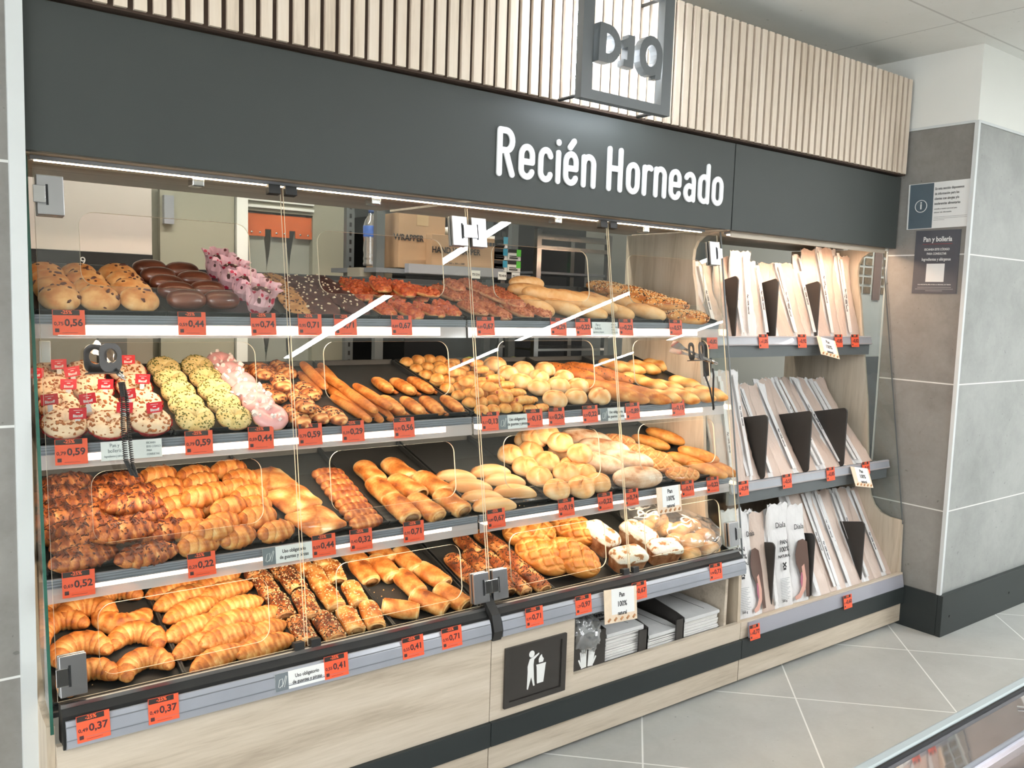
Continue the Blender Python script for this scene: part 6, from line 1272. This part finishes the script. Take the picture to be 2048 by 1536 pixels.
MB().box(-.28, .23, -.155, -.12, 1.628, 1.668).obj('steel_front_bar', M_alu, t)
def carton(x, y, z, sx_, sy_, sz_, lab, txt=None):
    t = thing('cardboard_box', lab, 'cardboard box', T(x, y, z), 'cardboard boxes on the kitchen rack'); MB().box(-sx_/2, sx_/2, -sy_/2, sy_/2, 0, sz_).obj('carton', M_card_b, t, bev=.002)
    MB().box(-.03, .03, -sy_/2-.001, sy_/2+.001, sz_-.05, sz_+.001).obj('packing_tape', plain('clear_brown_tape', srgb(190, 164, 128), .3), t)
    if txt: text(txt, 'box_print', .038, M_inkb, t, T(-.07, -sy_/2-.002, sz_*.55) @ FRONT, bold=.0008, xs=.9)
    return t
t = carton(2.03, 3.52, 1.65, .24, .3, .24, 'plain brown carton partly hidden at the left of the rack', 'WRAPPER')
t = carton(2.25, 3.42, 1.65, .40, .2, .155, 'brown carton printed HAND WRAPPER on the rack', 'HAND WRAPPER')
text('SIZE 400 x 300 x 1000', 'box_print', .012, M_inkb, t, T(-.08, -.102, .03) @ FRONT)
ic = MB()
for q in range(5): ic.box(.09+q*.02, .106+q*.02, -.1015, -.1005, .12, .136)
ic.obj('box_icons', M_inkb, t)
o = MB().tube([(.045*math.cos(a*PI/10), .045*math.sin(a*PI/10), 0) for a in range(20)], .018, 10, closed=True).obj('tape_roll', M_white, None, T(2.19, 3.44, 1.875) @ Rx(80)); tag(o, 'white roll of tape standing on the HAND WRAPPER carton', 'tape roll')
for k, (x, z) in enumerate(((2.43, 1.66), (2.51, 1.66), (2.43, 1.715), (2.51, 1.715), (2.43, 1.77))):
    t = thing('label_box', f'small white-and-black box, {["lower left", "lower right", "middle left", "middle right", "topmost"][k]} of the little stack', 'box', T(x, 3.38, z-.004), 'small white boxes on the rack')
    MB().box(-.038, .038, -.06, .06, 0, .052).obj('carton', M_card, t); MB().box(-.0382, .0382, -.061, -.06, .036, .0521).obj('black_band', M_inkb, t)
    MB().box(.012, .038, -.0618, -.0611, .02, .052).obj('colour_corner', plain('corner_tint_%d' % k, [srgb(60, 150, 180), srgb(90, 190, 70)][k % 2], .5), t)
    MB().box(-.03, .02, -.0618, -.0611, .008, .014).box(-.03, .012, -.0618, -.0611, .018, .022).obj('box_print', M_inkb, t)
for k, (x, s) in enumerate(((2.27, '721216'), (2.42, '721414'), (2.50, '721413'))):
    t = thing('shelf_number_label', ['white number label under the brown carton on the rack', 'white number label under the left column of small boxes', 'white number label under the right column of small boxes'][k], 'label', T(x, 3.29, 1.635)); MB().box(-.024, .024, 0, .001, -.018, .018).obj('card', M_card, t); text(s, 'label_digits', .014, M_inkb, t, T(0, -.0005, 0) @ FRONT, bold=.0004)
t = thing('water_bottle', 'clear plastic water bottle with blue label on the kitchen rack', 'bottle', T(1.845, 3.5, 1.655))
MB().lathe([(.0, 0), (.034, 0), (.036, .01), (.033, .02), (.036, .03), (.033, .05), (.036, .07), (.034, .11), (.036, .13), (.036, .175), (.03, .20), (.014, .225), (.013, .235)], 20).obj('bottle_body', thin_clear('bottle_plastic', (.86, .9, .92), 4, .12, (.8, .85, .88), .05), t)
MB().lathe([(.0365, .128), (.037, .13), (.037, .175), (.0365, .176)], 20).obj('blue_label', plain('blue_bottle_label', srgb(70, 110, 190), .4, var=.4, nscale=30), t); MB().lathe([(0, .25), (.015, .25), (.015, .232), (0, .232)], 16).obj('cap', plain('blue_cap', srgb(60, 90, 150), .4), t)
o = MB().box(-.08, .08, -.06, .06, 0, .04).obj('plastic_tub', M_creamd, None, T(1.84, 3.5, 1.605)); o['label'] = 'grey tub under the water bottle'; o['category'] = 'tub'
t = thing('tray_trolley', 'steel bakery trolley stacked with dark trays and glowing oven display behind', 'trolley', T(2.97, 3.5, 0))
for x in (-.24, .24):
    for y in (-.08, .22): MB().box(x-.014, x+.014, y-.014, y+.014, .1, 1.88).obj('trolley_post', M_steel, t)
MB().box(-.25, .25, -.095, -.07, 1.83, 1.86).box(-.25, .25, -.095, -.07, 1.78, 1.80).obj('top_bar', M_steel, t)
for i in range(9): MB().box(-.225, .225, -.08, .24, .62+i*.13, .632+i*.13).obj('trolley_tray', M_steel if i % 2 else M_alud, t)
t = thing('oven', 'dark oven front with green light and white temperature display, behind the trolley', 'oven', T(2.95, 4.15, 0)); MB().box(-.55, .75, 0, .8, 0, 1.98).obj('oven_body', M_dark, t)
MB().box(-.02, .07, -.004, 0, 1.73, 1.755).obj('green_indicator', emis('green_indicator_light', (.1, .9, .3), 2.5), t)
MB().box(-.02, .07, -.004, 0, 1.63, 1.70).obj('display_window', plain('navy_display', srgb(24, 34, 52), .3), t); text('214°', 'display_digits', .04, emis('display_digit_light', (.7, .85, 1), 2.5), t, T(.025, -.005, 1.665) @ FRONT)
t = thing('leek_bundle', 'yellow-green plastic wrapped bundle lying behind the second shelf', 'vegetables', T(2.2, 3.05, 1.225))
f = Food(); f.sweep(.46, .035, .8, seed=3, prof=.3, namp=.35, nfreq=30); put(f.mesh('wrapped_leeks', [plain('yellow_green_leek', srgb(170, 180, 50), .35, var=.35, nscale=18)]), 'wrapped_leeks', t)
o = MB().box(-.45, .45, -.18, .22, -.03, 0).obj('work_counter', M_alud, None, T(2.2, 3.05, 1.222)); tag(o, 'grey work counter behind the display carrying the green bundle', 'counter'); MB().box(-.43, .43, -.15, .2, -1.19, -.031).obj('counter_body', M_shelfg, o)
o = MB().box(4.35, 5.15, 4.3, 4.38, 0, 2.05).box(4.35, 4.43, 4.2, 4.3, 0, 2.05).obj('door_1', M_dark); struct(o, 'black framed dark doorway behind the bagged bread', 'door')
o = MB().box(2.0, 4.2, 4.9, 4.99, 0, 2.7).obj('wall_panel_dark', M_shelfg); struct(o)
